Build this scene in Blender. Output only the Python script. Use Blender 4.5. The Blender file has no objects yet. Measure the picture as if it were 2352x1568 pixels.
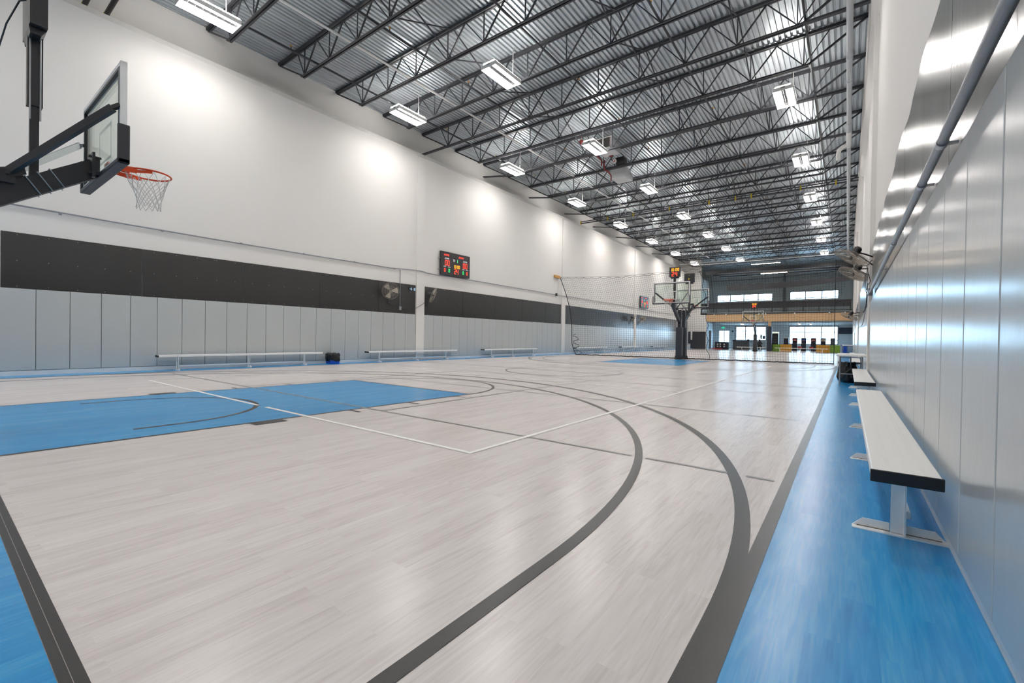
import bpy, math, random
from mathutils import Vector, Matrix
random.seed(4)
sc = bpy.context.scene
C = sc.collection
PI = math.pi

# ------------------------------------------------------------------ camera, world, exposure
def make_camera():
    yaw, pitch, roll = .644757, -.0094309, .01566
    cy, sy = math.cos(yaw), math.sin(yaw)
    w = Vector((-sy*math.cos(pitch), cy*math.cos(pitch), math.sin(pitch)))
    r0 = Vector((cy, sy, 0)); u0 = r0.cross(w)
    r = r0*math.cos(roll)+u0*math.sin(roll); u = -r0*math.sin(roll)+u0*math.cos(roll)
    cd = bpy.data.cameras.new('camera'); co = bpy.data.objects.new('camera', cd); C.objects.link(co)
    cd.sensor_fit = 'HORIZONTAL'; cd.sensor_width = 36; cd.lens = 36*1023.8/2352
    cd.clip_start = .05; cd.clip_end = 300
    m = Matrix((r, u, -w)).transposed().to_4x4(); m.translation = (0, 0, 1)
    co.matrix_world = m; sc.camera = co
make_camera()
LAMP = 66.0
SKYS = 9.0
wd = bpy.data.worlds.new('world'); sc.world = wd; wd.use_nodes = True
bg = wd.node_tree.nodes['Background']; bg.inputs[0].default_value = (.62, .82, 1, 1); bg.inputs[1].default_value = SKYS
sc.view_settings.view_transform = 'Standard'; sc.view_settings.look = 'None'
sc.view_settings.gamma = 1; sc.view_settings.use_curve_mapping = False
sc.view_settings.exposure = 0.56
sc.cycles.max_bounces = 7; sc.cycles.diffuse_bounces = 5; sc.cycles.glossy_bounces = 3
sc.cycles.transparent_max_bounces = 12; sc.cycles.transmission_bounces = 3
sc.cycles.caustics_reflective = False; sc.cycles.caustics_refractive = False
sc.cycles.sample_clamp_indirect = 4; sc.cycles.use_denoising = True
sc.cycles.use_light_tree = True
sc.cycles.use_adaptive_sampling = True; sc.cycles.adaptive_threshold = .02

# ------------------------------------------------------------------ materials
def new_mat(name):
    m = bpy.data.materials.new(name); m.use_nodes = True
    return m, m.node_tree.nodes, m.node_tree.links, m.node_tree.nodes['Principled BSDF']
def lin(c):
    return tuple(((x/255)/12.92 if x/255 <= .04045 else ((x/255+.055)/1.055)**2.4) for x in c)+(1,)
def mat(name, rgb, rough=.6, metal=0, noise=0, nscale=6, bump=0, bscale=40, spec=.5, stretch=(1,1,1)):
    m, N, L, b = new_mat(name)
    col = lin(rgb); b.inputs['Roughness'].default_value = rough; b.inputs['Metallic'].default_value = metal
    b.inputs['Specular IOR Level'].default_value = spec
    tc = N.new('ShaderNodeTexCoord'); mp = N.new('ShaderNodeMapping'); mp.inputs['Scale'].default_value = stretch
    L.new(tc.outputs['Object'], mp.inputs[0])
    nz = N.new('ShaderNodeTexNoise'); nz.inputs['Scale'].default_value = nscale; nz.inputs['Detail'].default_value = 3
    L.new(mp.outputs[0], nz.inputs['Vector'])
    mx = N.new('ShaderNodeMixRGB'); mx.blend_type = 'MIX'
    k = noise if noise else .04
    mx.inputs[1].default_value = tuple(x*(1-k) for x in col[:3])+(1,)
    mx.inputs[2].default_value = tuple(min(1, x*(1+k)) for x in col[:3])+(1,)
    L.new(nz.outputs['Fac'], mx.inputs[0]); L.new(mx.outputs[0], b.inputs['Base Color'])
    if bump:
        n2 = N.new('ShaderNodeTexNoise'); n2.inputs['Scale'].default_value = bscale
        L.new(mp.outputs[0], n2.inputs['Vector'])
        bp = N.new('ShaderNodeBump'); bp.inputs['Strength'].default_value = bump; bp.inputs['Distance'].default_value = .02
        L.new(n2.outputs['Fac'], bp.inputs['Height']); L.new(bp.outputs[0], b.inputs['Normal'])
    return m
def emit(name, rgb, s):
    m, N, L, b = new_mat(name)
    b.inputs['Base Color'].default_value = (.02, .02, .02, 1)
    b.inputs['Emission Color'].default_value = lin(rgb); b.inputs['Emission Strength'].default_value = s
    return m
def plank(name, base, dark, light, rough, bumpy=.0):
    m, N, L, b = new_mat(name)
    tc = N.new('ShaderNodeTexCoord'); mp = N.new('ShaderNodeMapping'); mp.inputs['Rotation'].default_value = (0, 0, PI/2)
    L.new(tc.outputs['Object'], mp.inputs[0])
    br = N.new('ShaderNodeTexBrick'); br.offset = .37; br.inputs['Scale'].default_value = 1
    br.inputs['Brick Width'].default_value = .92; br.inputs['Row Height'].default_value = .1
    br.inputs['Mortar Size'].default_value = .0006; br.inputs['Mortar Smooth'].default_value = .1
    br.inputs['Color1'].default_value = (0, 0, 0, 1); br.inputs['Color2'].default_value = (1, 1, 1, 1); br.inputs['Mortar'].default_value = (.25, .25, .25, 1)
    L.new(mp.outputs[0], br.inputs['Vector'])
    # grain: noise stretched along the plank, offset per plank
    mp2 = N.new('ShaderNodeMapping'); mp2.inputs['Scale'].default_value = (44, 2.6, 1)
    L.new(tc.outputs['Object'], mp2.inputs[0])
    ad = N.new('ShaderNodeVectorMath'); ad.operation = 'ADD'
    cm = N.new('ShaderNodeVectorMath'); cm.operation = 'SCALE'; cm.inputs['Scale'].default_value = 7
    L.new(br.outputs['Color'], cm.inputs[0]); L.new(mp2.outputs[0], ad.inputs[0]); L.new(cm.outputs[0], ad.inputs[1])
    nz = N.new('ShaderNodeTexNoise'); nz.inputs['Scale'].default_value = 1; nz.inputs['Detail'].default_value = 5; nz.inputs['Distortion'].default_value = 1.2
    L.new(ad.outputs[0], nz.inputs['Vector'])
    mp3 = N.new('ShaderNodeMapping'); mp3.inputs['Scale'].default_value = (7, .5, 1); L.new(tc.outputs['Object'], mp3.inputs[0])
    n3 = N.new('ShaderNodeTexNoise'); n3.inputs['Scale'].default_value = 1; n3.inputs['Detail'].default_value = 3; L.new(mp3.outputs[0], n3.inputs['Vector'])
    r1 = N.new('ShaderNodeValToRGB'); r1.color_ramp.elements[0].position = .30; r1.color_ramp.elements[1].position = .70
    r1.color_ramp.elements[0].color = lin(dark); r1.color_ramp.elements[1].color = lin(light)
    e = r1.color_ramp.elements.new(.5); e.color = lin(base)
    mixf = N.new('ShaderNodeMath'); mixf.operation = 'MULTIPLY_ADD'; mixf.inputs[1].default_value = .12
    L.new(br.outputs['Color'], mixf.inputs[0])
    sm = N.new('ShaderNodeMath'); sm.operation = 'MULTIPLY_ADD'; sm.inputs[1].default_value = .6; sm.inputs[2].default_value = .08
    L.new(nz.outputs['Fac'], sm.inputs[0])
    sm2 = N.new('ShaderNodeMath'); sm2.operation = 'MULTIPLY_ADD'; sm2.inputs[1].default_value = .14
    L.new(n3.outputs['Fac'], sm2.inputs[0]); L.new(sm.outputs[0], sm2.inputs[2])
    L.new(sm2.outputs[0], mixf.inputs[2]); L.new(mixf.outputs[0], r1.inputs[0])
    L.new(r1.outputs[0], b.inputs['Base Color'])
    b.inputs['Roughness'].default_value = rough
    rr = N.new('ShaderNodeMath'); rr.operation = 'MULTIPLY_ADD'; rr.inputs[1].default_value = .03; rr.inputs[2].default_value = rough-.015
    L.new(n3.outputs['Fac'], rr.inputs[0]); L.new(rr.outputs[0], b.inputs['Roughness'])
    bp = N.new('ShaderNodeBump'); bp.inputs['Strength'].default_value = .03; bp.inputs['Distance'].default_value = .001
    L.new(nz.outputs['Fac'], bp.inputs['Height']); L.new(bp.outputs[0], b.inputs['Normal'])
    return m
def glassy(name, rgb, alpha_tr=.86, rough=.03):
    m, N, L, b = new_mat(name)
    N.remove(b); out = N['Material Output']
    tr = N.new('ShaderNodeBsdfTransparent'); tr.inputs[0].default_value = lin(rgb)
    gl = N.new('ShaderNodeBsdfGlossy'); gl.inputs['Roughness'].default_value = rough
    lw = N.new('ShaderNodeLayerWeight'); pw = N.new('ShaderNodeMath'); pw.operation = 'POWER'; pw.inputs[1].default_value = 4
    L.new(lw.outputs['Facing'], pw.inputs[0]); fr = N.new('ShaderNodeMath'); fr.operation = 'MULTIPLY_ADD'; fr.inputs[1].default_value = .5; fr.inputs[2].default_value = .03; L.new(pw.outputs[0], fr.inputs[0])
    mx = N.new('ShaderNodeMixShader'); L.new(fr.outputs[0], mx.inputs[0]); L.new(tr.outputs[0], mx.inputs[1]); L.new(gl.outputs[0], mx.inputs[2])
    L.new(mx.outputs[0], out.inputs[0])
    return m
M = {}
M['wood'] = plank('vinyl_plank', (221, 214, 211), (203, 195, 191), (231, 226, 223), .25)
M['blue'] = plank('blue_plank', (40, 150, 213), (24, 131, 201), (74, 168, 218), .25)
M['black_line'] = mat('black_line', (44, 43, 44), .33, noise=.25, nscale=90, bump=.05, bscale=300)
M['grey_line'] = mat('grey_line', (138, 138, 136), .3, noise=.1, nscale=60)
M['white_line'] = mat('white_line', (252, 251, 248), .4)
M['wall'] = mat('white_wall_paint', (228, 226, 222), .75, noise=.015, nscale=.8, bump=.05, bscale=30)
M['wall2'] = mat('far_grey_wall', (186, 196, 200), .8, noise=.05, nscale=1.5)
M['wallpale'] = mat('pale_far_wall', (196, 206, 212), .8)
M['trim'] = mat('white_trim', (226, 225, 222), .55)
M['pad'] = mat('grey_vinyl_pad', (184, 189, 189), .30, noise=.02, nscale=3, bump=.12, bscale=9)
COATED = ('pad', 'rubber')
M['pad_side'] = mat('pad_gap', (70, 74, 76), .7)
M['rubber'] = mat('black_rubber', (38, 38, 38), .30, noise=.15, nscale=2.2, bump=.35, bscale=2.0, stretch=(1, 1, .25))
M['steel'] = mat('black_joist_steel', (50, 51, 56), .42, noise=.1, nscale=12)
M['black'] = mat('black_metal', (38, 38, 41), .36, noise=.1)
M['blackp'] = mat('black_padding', (46, 47, 52), .5)
M['rubberedge'] = mat('black_endcap', (20, 20, 22), .45)
M['galv'] = mat('galvanised_deck', (202, 210, 216), .36, metal=.62, noise=.5, nscale=1.6, bump=.12, bscale=3.0, stretch=(6.8, .35, 1))
M['alu'] = mat('brushed_aluminium', (244, 243, 240), .36, metal=.05, noise=.03, nscale=40, stretch=(20, 1, 1))
M['chrome'] = mat('zinc_steel', (170, 172, 175), .3, metal=.9)
M['conduit'] = mat('grey_conduit', (140, 144, 149), .36, metal=.3)
M['whitemetal'] = mat('white_enamel', (242, 241, 238), .4)
M['pvc'] = mat('pale_grey_pvc', (190, 195, 200), .4)
M['bin'] = mat('blue_plastic', (15, 80, 190), .4)
M['bag'] = mat('black_bin_bag', (22, 23, 26), .22, bump=.9, bscale=14)
M['rim'] = mat('orange_rim', (226, 74, 26), .4)
M['cord'] = mat('white_net_cord', (214, 210, 202), .8)
M['netcord'] = mat('dark_net_cord', (34, 38, 44), .8)
M['glass'] = glassy('backboard_glass', (246, 251, 248))
M['window'] = glassy('window_glass', (240, 250, 255))
M['fanguard'] = mat('fan_guard_wire', (150, 142, 132), .4, metal=.4)
M['fanblade'] = mat('fan_blade', (196, 188, 172), .4, metal=.5)
M['tan'] = mat('tan_fascia', (212, 176, 134), .7, noise=.08, nscale=3)
M['lumber'] = mat('lumber', (196, 150, 84), .7, noise=.15, nscale=10, stretch=(1, 8, 8))
M['heat'] = mat('heater_enamel', (214, 216, 216), .45)
M['heatdark'] = mat('heater_louvre', (66, 64, 60), .5)
M['redpipe'] = mat('dark_red_paint', (122, 40, 36), .5)
M['red'] = mat('red_paint', (196, 44, 40), .5)
M['green'] = mat('green_vinyl', (120, 158, 50), .5)
M['yellow'] = mat('amber_vinyl', (196, 144, 40), .5)
M['navy'] = mat('dark_navy', (34, 42, 58), .5)
M['counter'] = mat('grey_counter', (98, 104, 110), .6)
M['slabgrey'] = mat('soffit_grey', (128, 134, 134), .8)
M['skin'] = mat('skin', (150, 110, 90), .6)
M['cloth'] = mat('dark_cloth', (38, 44, 54), .8)
M['hair'] = mat('dark_hair', (30, 26, 24), .7)
M['fabric'] = mat('dark_curtain', (78, 78, 82), .9, noise=.2, nscale=6)
M['lampglow'] = emit('lamp_tubes', (255, 250, 246), LAMP)
M['farglow'] = emit('far_tubes', (255, 236, 214), 34)
M['led_red'] = emit('led_red', (255, 62, 36), 1.6)
M['led_green'] = emit('led_green', (40, 235, 120), 1.2)
M['led_amber'] = emit('led_amber', (255, 170, 20), 1.4)
M['led_white'] = emit('led_white', (235, 238, 240), .9)
M['led_blue'] = emit('led_blue', (170, 210, 240), 1.0)
M['exit'] = emit('exit_green', (40, 190, 150), 1.0)
M['screen'] = emit('backlit_sign', (220, 230, 210), .9)
M['board'] = mat('scoreboard_face', (44, 42, 46), .3)
M['grime'] = mat('brown_grime', (120, 100, 80), .8, noise=.4, nscale=30)
M['yellowtag'] = mat('yellow_tape', (214, 188, 40), .5)

for k in COATED:
    bs = M[k].node_tree.nodes['Principled BSDF']; bs.inputs['Coat Weight'].default_value = .5; bs.inputs['Coat Roughness'].default_value = .18
# ------------------------------------------------------------------ mesh helpers
class MB:
    def __init__(s): s.v = []; s.f = []; s.m = []; s.mi = 0
    def box(s, x0, x1, y0, y1, z0, z1):
        n = len(s.v)
        s.v += [(x0,y0,z0),(x1,y0,z0),(x1,y1,z0),(x0,y1,z0),(x0,y0,z1),(x1,y0,z1),(x1,y1,z1),(x0,y1,z1)]
        for q in ((0,3,2,1),(4,5,6,7),(0,1,5,4),(1,2,6,5),(2,3,7,6),(3,0,4,7)): s.f.append(tuple(n+i for i in q)); s.m.append(s.mi)
        return s
    def bar(s, a, b, w, h=None, up=(0,0,1)):
        h = h or w; a = Vector(a); b = Vector(b); d = (b-a).normalized(); u = Vector(up)
        if abs(d.dot(u)) > .98: u = Vector((0,1,0))
        x = d.cross(u).normalized(); y = x.cross(d).normalized(); n = len(s.v)
        for p in (a, b):
            for sx, sy in ((-1,-1),(1,-1),(1,1),(-1,1)): s.v.append(tuple(p+x*sx*w/2+y*sy*h/2))
        for q in ((0,1,2,3),(7,6,5,4),(0,4,5,1),(1,5,6,2),(2,6,7,3),(3,7,4,0)): s.f.append(tuple(n+i for i in q)); s.m.append(s.mi)
        return s
    def tube(s, pts, r, k=8, closed=False, caps=True):
        P = [Vector(p) for p in pts]; n0 = len(s.v); N = len(P)
        pu = None
        for i, p in enumerate(P):
            if closed: d = (P[(i+1) % N]-P[i-1]).normalized()
            else: d = (P[min(i+1, N-1)]-P[max(i-1, 0)]).normalized()
            if pu is None:
                u = Vector((0,0,1)) if abs(d.z) < .9 else Vector((1,0,0))
            else: u = pu
            x = d.cross(u).normalized(); y = x.cross(d).normalized(); pu = y
            rr = r[i] if isinstance(r, (list, tuple)) else r
            for j in range(k):
                a = 2*PI*j/k; s.v.append(tuple(p+x*math.cos(a)*rr+y*math.sin(a)*rr))
        segs = N if closed else N-1
        for i in range(segs):
            for j in range(k):
                a = n0+i*k+j; b = n0+i*k+(j+1) % k; c = n0+((i+1) % N)*k+(j+1) % k; d = n0+((i+1) % N)*k+j
                s.f.append((a,d,c,b)); s.m.append(s.mi)
        if not closed and caps:
            s.f.append(tuple(n0+j for j in range(k))); s.m.append(s.mi)
            s.f.append(tuple(n0+(N-1)*k+j for j in reversed(range(k)))); s.m.append(s.mi)
        return s
    def lathe(s, c, axis, prof, k=20):
        ax = Vector(axis).normalized(); u = Vector((0,0,1)) if abs(ax.z) < .9 else Vector((1,0,0))
        x = ax.cross(u).normalized(); y = x.cross(ax).normalized(); c = Vector(c)
        pts = [c+ax*t for t, _ in prof]
        n0 = len(s.v)
        for p, (t, r) in zip(pts, prof):
            for j in range(k):
                a = 2*PI*j/k; s.v.append(tuple(p+(x*math.cos(a)+y*math.sin(a))*max(r, 1e-4)))
        for i in range(len(prof)-1):
            for j in range(k):
                s.f.append((n0+i*k+j, n0+i*k+(j+1) % k, n0+(i+1)*k+(j+1) % k, n0+(i+1)*k+j)); s.m.append(s.mi)
        s.f.append(tuple(n0+j for j in reversed(range(k)))); s.m.append(s.mi)
        s.f.append(tuple(n0+(len(prof)-1)*k+j for j in range(k))); s.m.append(s.mi)
        return s
    def poly(s, pts):
        n = len(s.v); s.v += [tuple(p) for p in pts]; s.f.append(tuple(range(n, n+len(pts)))); s.m.append(s.mi); return s
    def prism(s, pts, dirv):
        d = Vector(dirv); n = len(s.v); k = len(pts)
        s.v += [tuple(p) for p in pts]+[tuple(Vector(p)+d) for p in pts]
        s.f.append(tuple(n+i for i in reversed(range(k)))); s.m.append(s.mi)
        s.f.append(tuple(n+k+i for i in range(k))); s.m.append(s.mi)
        for i in range(k):
            j = (i+1) % k; s.f.append((n+i, n+j, n+k+j, n+k+i)); s.m.append(s.mi)
        return s
    def build(s, name, m, parent=None, loc=None, smooth=False, bevel=0):
        me = bpy.data.meshes.new(name); me.from_pydata(s.v, [], s.f)
        ms = m if isinstance(m, (list, tuple)) else [m]
        for x in ms: me.materials.append(M[x])
        if len(ms) > 1:
            me.polygons.foreach_set('material_index', s.m)
        if smooth: me.polygons.foreach_set('use_smooth', [True]*len(s.f))
        me.update()
        import bmesh
        bm = bmesh.new(); bm.from_mesh(me); bmesh.ops.recalc_face_normals(bm, faces=bm.faces); bm.to_mesh(me); bm.free()
        o = bpy.data.objects.new(name, me); C.objects.link(o)
        if parent: o.parent = parent
        if loc: o.location = loc
        if smooth:
            try:
                me.set_sharp_from_angle(angle=.6)
            except Exception: pass
        if bevel:
            b = o.modifiers.new('bevel', 'BEVEL'); b.width = bevel; b.segments = 2; b.limit_method = 'ANGLE'
        return o
def tag(o, label, cat, group=None, kind=None):
    if label: o['label'] = label
    if cat: o['category'] = cat
    if group: o['group'] = group
    if kind: o['kind'] = kind
    return o
def thing(name, label, cat, loc=(0,0,0), rz=0, group=None):
    o = bpy.data.objects.new(name, None); C.objects.link(o); o.location = loc; o.rotation_euler = (0,0,rz)
    o.empty_display_size = .1
    return tag(o, label, cat, group)
def struct(o, label=None):
    o['kind'] = 'structure'
    if label: o['label'] = label
    return o
def dup(o, loc=None, rz=None, label=None, group=None, parent=None, keep=None):
    c = o.copy(); C.objects.link(c)
    if parent: c.parent = parent
    if loc is not None: c.location = loc
    if rz is not None: c.rotation_euler = (0,0,rz)
    if label: c['label'] = label
    if group: c['group'] = group
    for ch in list(o.children): dup(ch, parent=c)
    return c
ONES = 'zeroth first second third fourth fifth sixth seventh eighth ninth tenth eleventh twelfth thirteenth fourteenth fifteenth sixteenth seventeenth eighteenth nineteenth'.split()
TENS = {20: ('twentieth', 'twenty'), 30: ('thirtieth', 'thirty'), 40: ('fortieth', 'forty'), 50: ('fiftieth', 'fifty'), 60: ('sixtieth', 'sixty'), 70: ('seventieth', 'seventy'), 80: ('eightieth', 'eighty'), 90: ('ninetieth', 'ninety')}
def ordw(n):
    if n < 20: return ONES[n]
    t = n//10*10
    return TENS[t][0] if n == t else TENS[t][1]+'-'+ONES[n-t]
def text(s, size, name, m, parent, M4, align='CENTER', depth=.001):
    cu = bpy.data.curves.new(name, 'FONT'); cu.body = s; cu.size = size; cu.align_x = align; cu.align_y = 'CENTER'; cu.extrude = depth; cu.resolution_u = 2
    t = bpy.data.objects.new(name, cu); C.objects.link(t)
    dg = bpy.context.evaluated_depsgraph_get(); me = bpy.data.meshes.new_from_object(t.evaluated_get(dg))
    bpy.data.objects.remove(t); me.materials.clear(); me.materials.append(M[m])
    o = bpy.data.objects.new(name, me); C.objects.link(o)
    if parent: o.parent = parent
    o.matrix_local = M4
    return o
SEG = {'0': 'abcdef', '1': 'bc', '2': 'abged', '3': 'abgcd', '4': 'fgbc', '5': 'afgcd', '-': 'g', '8': 'abcdefg'}
def digits(s, cx, cz, w, h, t, name, m, parent, xf, gap=.35):
    """seven-segment digits in a local plane; xf maps (u, v) to a point"""
    b = MB(); n = sum(.35 if ch in ':' else 1 for ch in s); tot = n*w+(len(s)-1)*w*gap
    x = cx-tot/2
    for ch in s:
        if ch == ':':
            for v in (cz-h*.2, cz+h*.2): quad(b, x, x+t, v-t/2, v+t/2, xf)
            x += w*.35+w*gap; continue
        if ch != ' ':
            S = dict(a=(x, x+w, cz+h/2-t, cz+h/2), d=(x, x+w, cz-h/2, cz-h/2+t), g=(x, x+w, cz-t/2, cz+t/2), f=(x, x+t, cz, cz+h/2), e=(x, x+t, cz-h/2, cz), b=(x+w-t, x+w, cz, cz+h/2), c=(x+w-t, x+w, cz-h/2, cz))
            for k in SEG[ch]: quad(b, *S[k], xf)
        x += w+w*gap
    return b.build(name, m, parent)
def quad(b, u0, u1, v0, v1, xf, d=.004):
    P = [xf(u0, v0), xf(u1, v0), xf(u1, v1), xf(u0, v1)]
    n = (Vector(P[1])-Vector(P[0])).cross(Vector(P[3])-Vector(P[0])).normalized()*d
    b.prism(P, n)

# ------------------------------------------------------------------ the shell
XL, XLU, XR = -14.42, -15.35, .44
Y0, YF, YB, ZD = -5.0, 52.0, 62.0, 10.03
floor = struct(MB().box(-15.6, 1.2, Y0-.2, YB+.2, -.2, 0).build('floor', 'wood'), 'pale grey wood-plank vinyl gym floor')
def wall_holes(b, axis, pos, th, u0, u1, z0, z1, holes):
    us = sorted({u0, u1}|{h[0] for h in holes}|{h[1] for h in holes}); zs = sorted({z0, z1}|{h[2] for h in holes}|{h[3] for h in holes})
    for i in range(len(us)-1):
        for j in range(len(zs)-1):
            cu, cz = (us[i]+us[i+1])/2, (zs[j]+zs[j+1])/2
            if any(h[0] < cu < h[1] and h[2] < cz < h[3] for h in holes): continue
            if axis == 'y': b.box(us[i], us[i+1], pos, pos+th, zs[j], zs[j+1])
            else: b.box(pos, pos+th, us[i], us[i+1], zs[j], zs[j+1])
# left wall: thick lower part with a chamfered ledge, thin upper part set back
b = MB()
b.prism([(XL, Y0, 0), (XL, Y0, 8.5), (XL-.1, Y0, 8.68), (XLU, Y0, 8.68), (XLU, Y0, 0)], (0, YB-Y0, 0))
b.box(XLU-.2, XLU, Y0, YB, 0, 10.2)
COLS = [.62, 12.65, 24.46, 36.38, 48.2]
struct(b.build('wall_left', 'wall'), 'tall white painted left wall with shallow pilasters')
b = MB(); b.box(XR, XR+.3, Y0, YB, 0, 8.1)
struct(b.build('wall_right', 'wall'), 'tall white painted right wall beside the benches')
b = MB(); b.prism([(XR, Y0, 8.1), (XR-.14, Y0, 8.7), (XR-.14, Y0, 10.2), (XR+.3, Y0, 10.2), (XR+.3, Y0, 8.1)], (0, YB-Y0, 0))
struct(b.build('wall_right_upper', 'wall'), 'white upper band of the right wall')
for i, cy in enumerate(COLS):
    b = MB(); b.prism([(XL, cy-.22, 0), (XL+.065, cy-.22, 0), (XL+.065, cy-.22, 8.45), (XL, cy-.22, 8.52)], (0, .44, 0)); struct(b.build('trim_%d' % (10+i), 'wall'), 'white pilaster on the left wall')
    if i: struct(MB().box(XR-.085, XR, cy-.22, cy+.22, 0, 8.1).build('trim_%d' % (20+i), 'wall'), 'white pilaster on the right wall')
struct(MB().box(-15.6, 1.2, Y0-.2, Y0, 0, 10.2).build('wall_front', 'wall'))
# corrugated roof deck
b = MB(); pit = .147; prof = []
x = XLU-.05
while x < .5:
    prof += [(x, ZD), (x+.078, ZD), (x+.090, ZD+.055), (x+.135, ZD+.055)]; x += pit
n0 = 0
for yy in (Y0, YB): b.v += [(px, yy, pz) for px, pz in prof]
k = len(prof)
for i in range(k-1): b.f.append((i, i+1, k+i+1, k+i)); b.m.append(0)
b.box(-15.6, 1.2, Y0, YB, ZD+.06, ZD+.25)
struct(b.build('ceiling', 'galv'), 'corrugated galvanised steel roof deck')
# baseboards
struct(MB().box(XL, XL+.042, Y0, YF, 0, .1).build('baseboard_left', 'trim'))
b = MB(); b.prism([(XR, Y0, 0), (XR-.022, Y0, 0), (XR-.022, Y0, .02), (XR-.035, Y0, .09), (XR, Y0, .1)], (0, YF-Y0, 0))
struct(b.build('baseboard_right', 'trim'))
# far cross wall left of the opening, with lower black pads
b = MB(); b.box(XLU, -12.42, YF, YF+.25, 0, 4.0); b.box(XLU, -13.05, YF, YF+.25, 4.0, ZD)
struct(b.build('wall_cross', 'wall'), 'white cross wall beside the far opening')
# far back wall with window openings
LW = [(-11.3, -7.9, 1.08, 2.82), (-5.54, -.82, .72, 2.83)]; UW = [(-13.57, -7.29, 5.9, 6.85), (-5.55, -.84, 5.9, 6.92)]; DR = (-13.27, -11.96, 0, 2.35)
b = MB(); wall_holes(b, 'y', YB, .25, -15.6, 1.2, 0, 10.2, LW+UW+[DR])
struct(b.build('wall_back', 'wall2'), 'grey far wall with two rows of windows')
for i, (x0, x1, z0, z1) in enumerate(LW+UW):
    up = i >= 2; f = MB(); t = .08
    f.box(x0, x1, YB+.02, YB+.12, z0, z0+t); f.box(x0, x1, YB+.02, YB+.12, z1-t, z1); f.box(x0, x0+t, YB+.02, YB+.12, z0, z1); f.box(x1-t, x1, YB+.02, YB+.12, z0, z1)
    n = 3 if i != 2 else 4
    for j in range(1, n): xx = x0+(x1-x0)*j/n; f.box(xx-.045, xx+.045, YB-.02, YB+.12, z0, z1)
    for zz in ([z0+.22] if up else [z0+(z1-z0)*.67, z0+(z1-z0)*.26]): f.box(x0, x1, YB-.01, YB+.11, zz-.035, zz+.035)
    w = struct(f.build('window_%d' % (i+1), 'counter')); g = MB().box(x0+.02, x1-.02, YB+.06, YB+.07, z0+.02, z1-.02).build('glass', 'window', w)
f = MB(); x0, x1, _, z1 = DR
for a, c in ((x0, x0+.08), (x1-.08, x1), ((x0+x1)/2-.05, (x0+x1)/2+.05)): f.box(a, c, YB, YB+.1, 0, z1)
f.box(x0, x1, YB, YB+.1, z1-.1, z1); f.box(x0, x1, YB, YB+.1, 0, .12)
w = struct(f.build('door_1', 'whitemetal'), 'glazed double entrance door in the far wall'); MB().box(x0+.05, x1-.05, YB+.04, YB+.05, .1, z1-.05).build('glass', 'window', w)
# mezzanine
b = MB(); b.box(-13.05, XR, YF, YB, 3.8, 3.98); b.box(-12.5, XR, YF+.3, YB, 3.0, 3.06)
struct(b.build('ceiling_mezzanine', 'slabgrey'), 'grey mezzanine floor slab above the lobby')
struct(MB().box(-12.42, XR, YF, YF+.25, 3.04, 3.8).build('trim_1', 'tan'), 'tan painted fascia beam under the mezzanine')
struct(MB().box(-12.5, XR, YF-.02, YF+.25, 3.8, 3.9).build('trim_2', 'black'), 'black edge strip on top of the tan fascia')
struct(MB().box(XLU, -13.9, YF+.25, YB, 0, 3.8).build('wall_lobby', 'wallpale'), 'pale blue side wall of the lobby')
b = MB(); b.box(-12.5, XR, YF-.05, YF+.15, 8.2, 8.55); b.box(-12.5, XR, YF+2.8, YF+3.0, 8.35, 8.6); b.box(-12.5, XR, YF+6, YF+6.2, 8.6, 8.9)
struct(b.build('beam_far', 'steel'), 'black roof girders above the mezzanine')
struct(MB().box(-6.2, -5.95, YB-.3, YB, 3.98, ZD).build('pillar', 'counter'), 'grey steel post between the upper windows')
struct(MB().box(-.8, XR, YB-.15, YB, 1.95, 2.65).build('trim_3', 'navy'), 'dark panel high on the far wall')

# ------------------------------------------------------------------ floor markings (children of the floor)
def mark(name, m, draw, z=.002, lab=None):
    b = MB(); draw(b, z); o = b.build(name, m, floor)
    if lab: o['label'] = lab
    return o
ZC = [0]
def lift(z): ZC[0] += 1; return z+(ZC[0] % 40)*1.5e-5
def rect(b, x0, x1, y0, y1, z):
    z = lift(z); b.poly([(x0,y0,z),(x1,y0,z),(x1,y1,z),(x0,y1,z)])
def ring(b, cx, cy, r0, r1, a0, a1, z, n=72):
    z = lift(z)
    for i in range(n):
        a = math.radians(a0+(a1-a0)*i/n); c = math.radians(a0+(a1-a0)*(i+1)/n)
        b.poly([(cx+r0*math.cos(a), cy+r0*math.sin(a), z), (cx+r1*math.cos(a), cy+r1*math.sin(a), z), (cx+r1*math.cos(c), cy+r1*math.sin(c), z), (cx+r0*math.cos(c), cy+r0*math.sin(c), z)])
def blue_zone(b, z):
    rect(b, -15.3, XR, Y0, .237, z); rect(b, -.288, XR, .237, YB, z); rect(b, XL, -13.62, .237, YF, z)
mark('blue_surround', 'blue', blue_zone, .001, 'blue plank border around the court')
YM = 11.7
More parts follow.
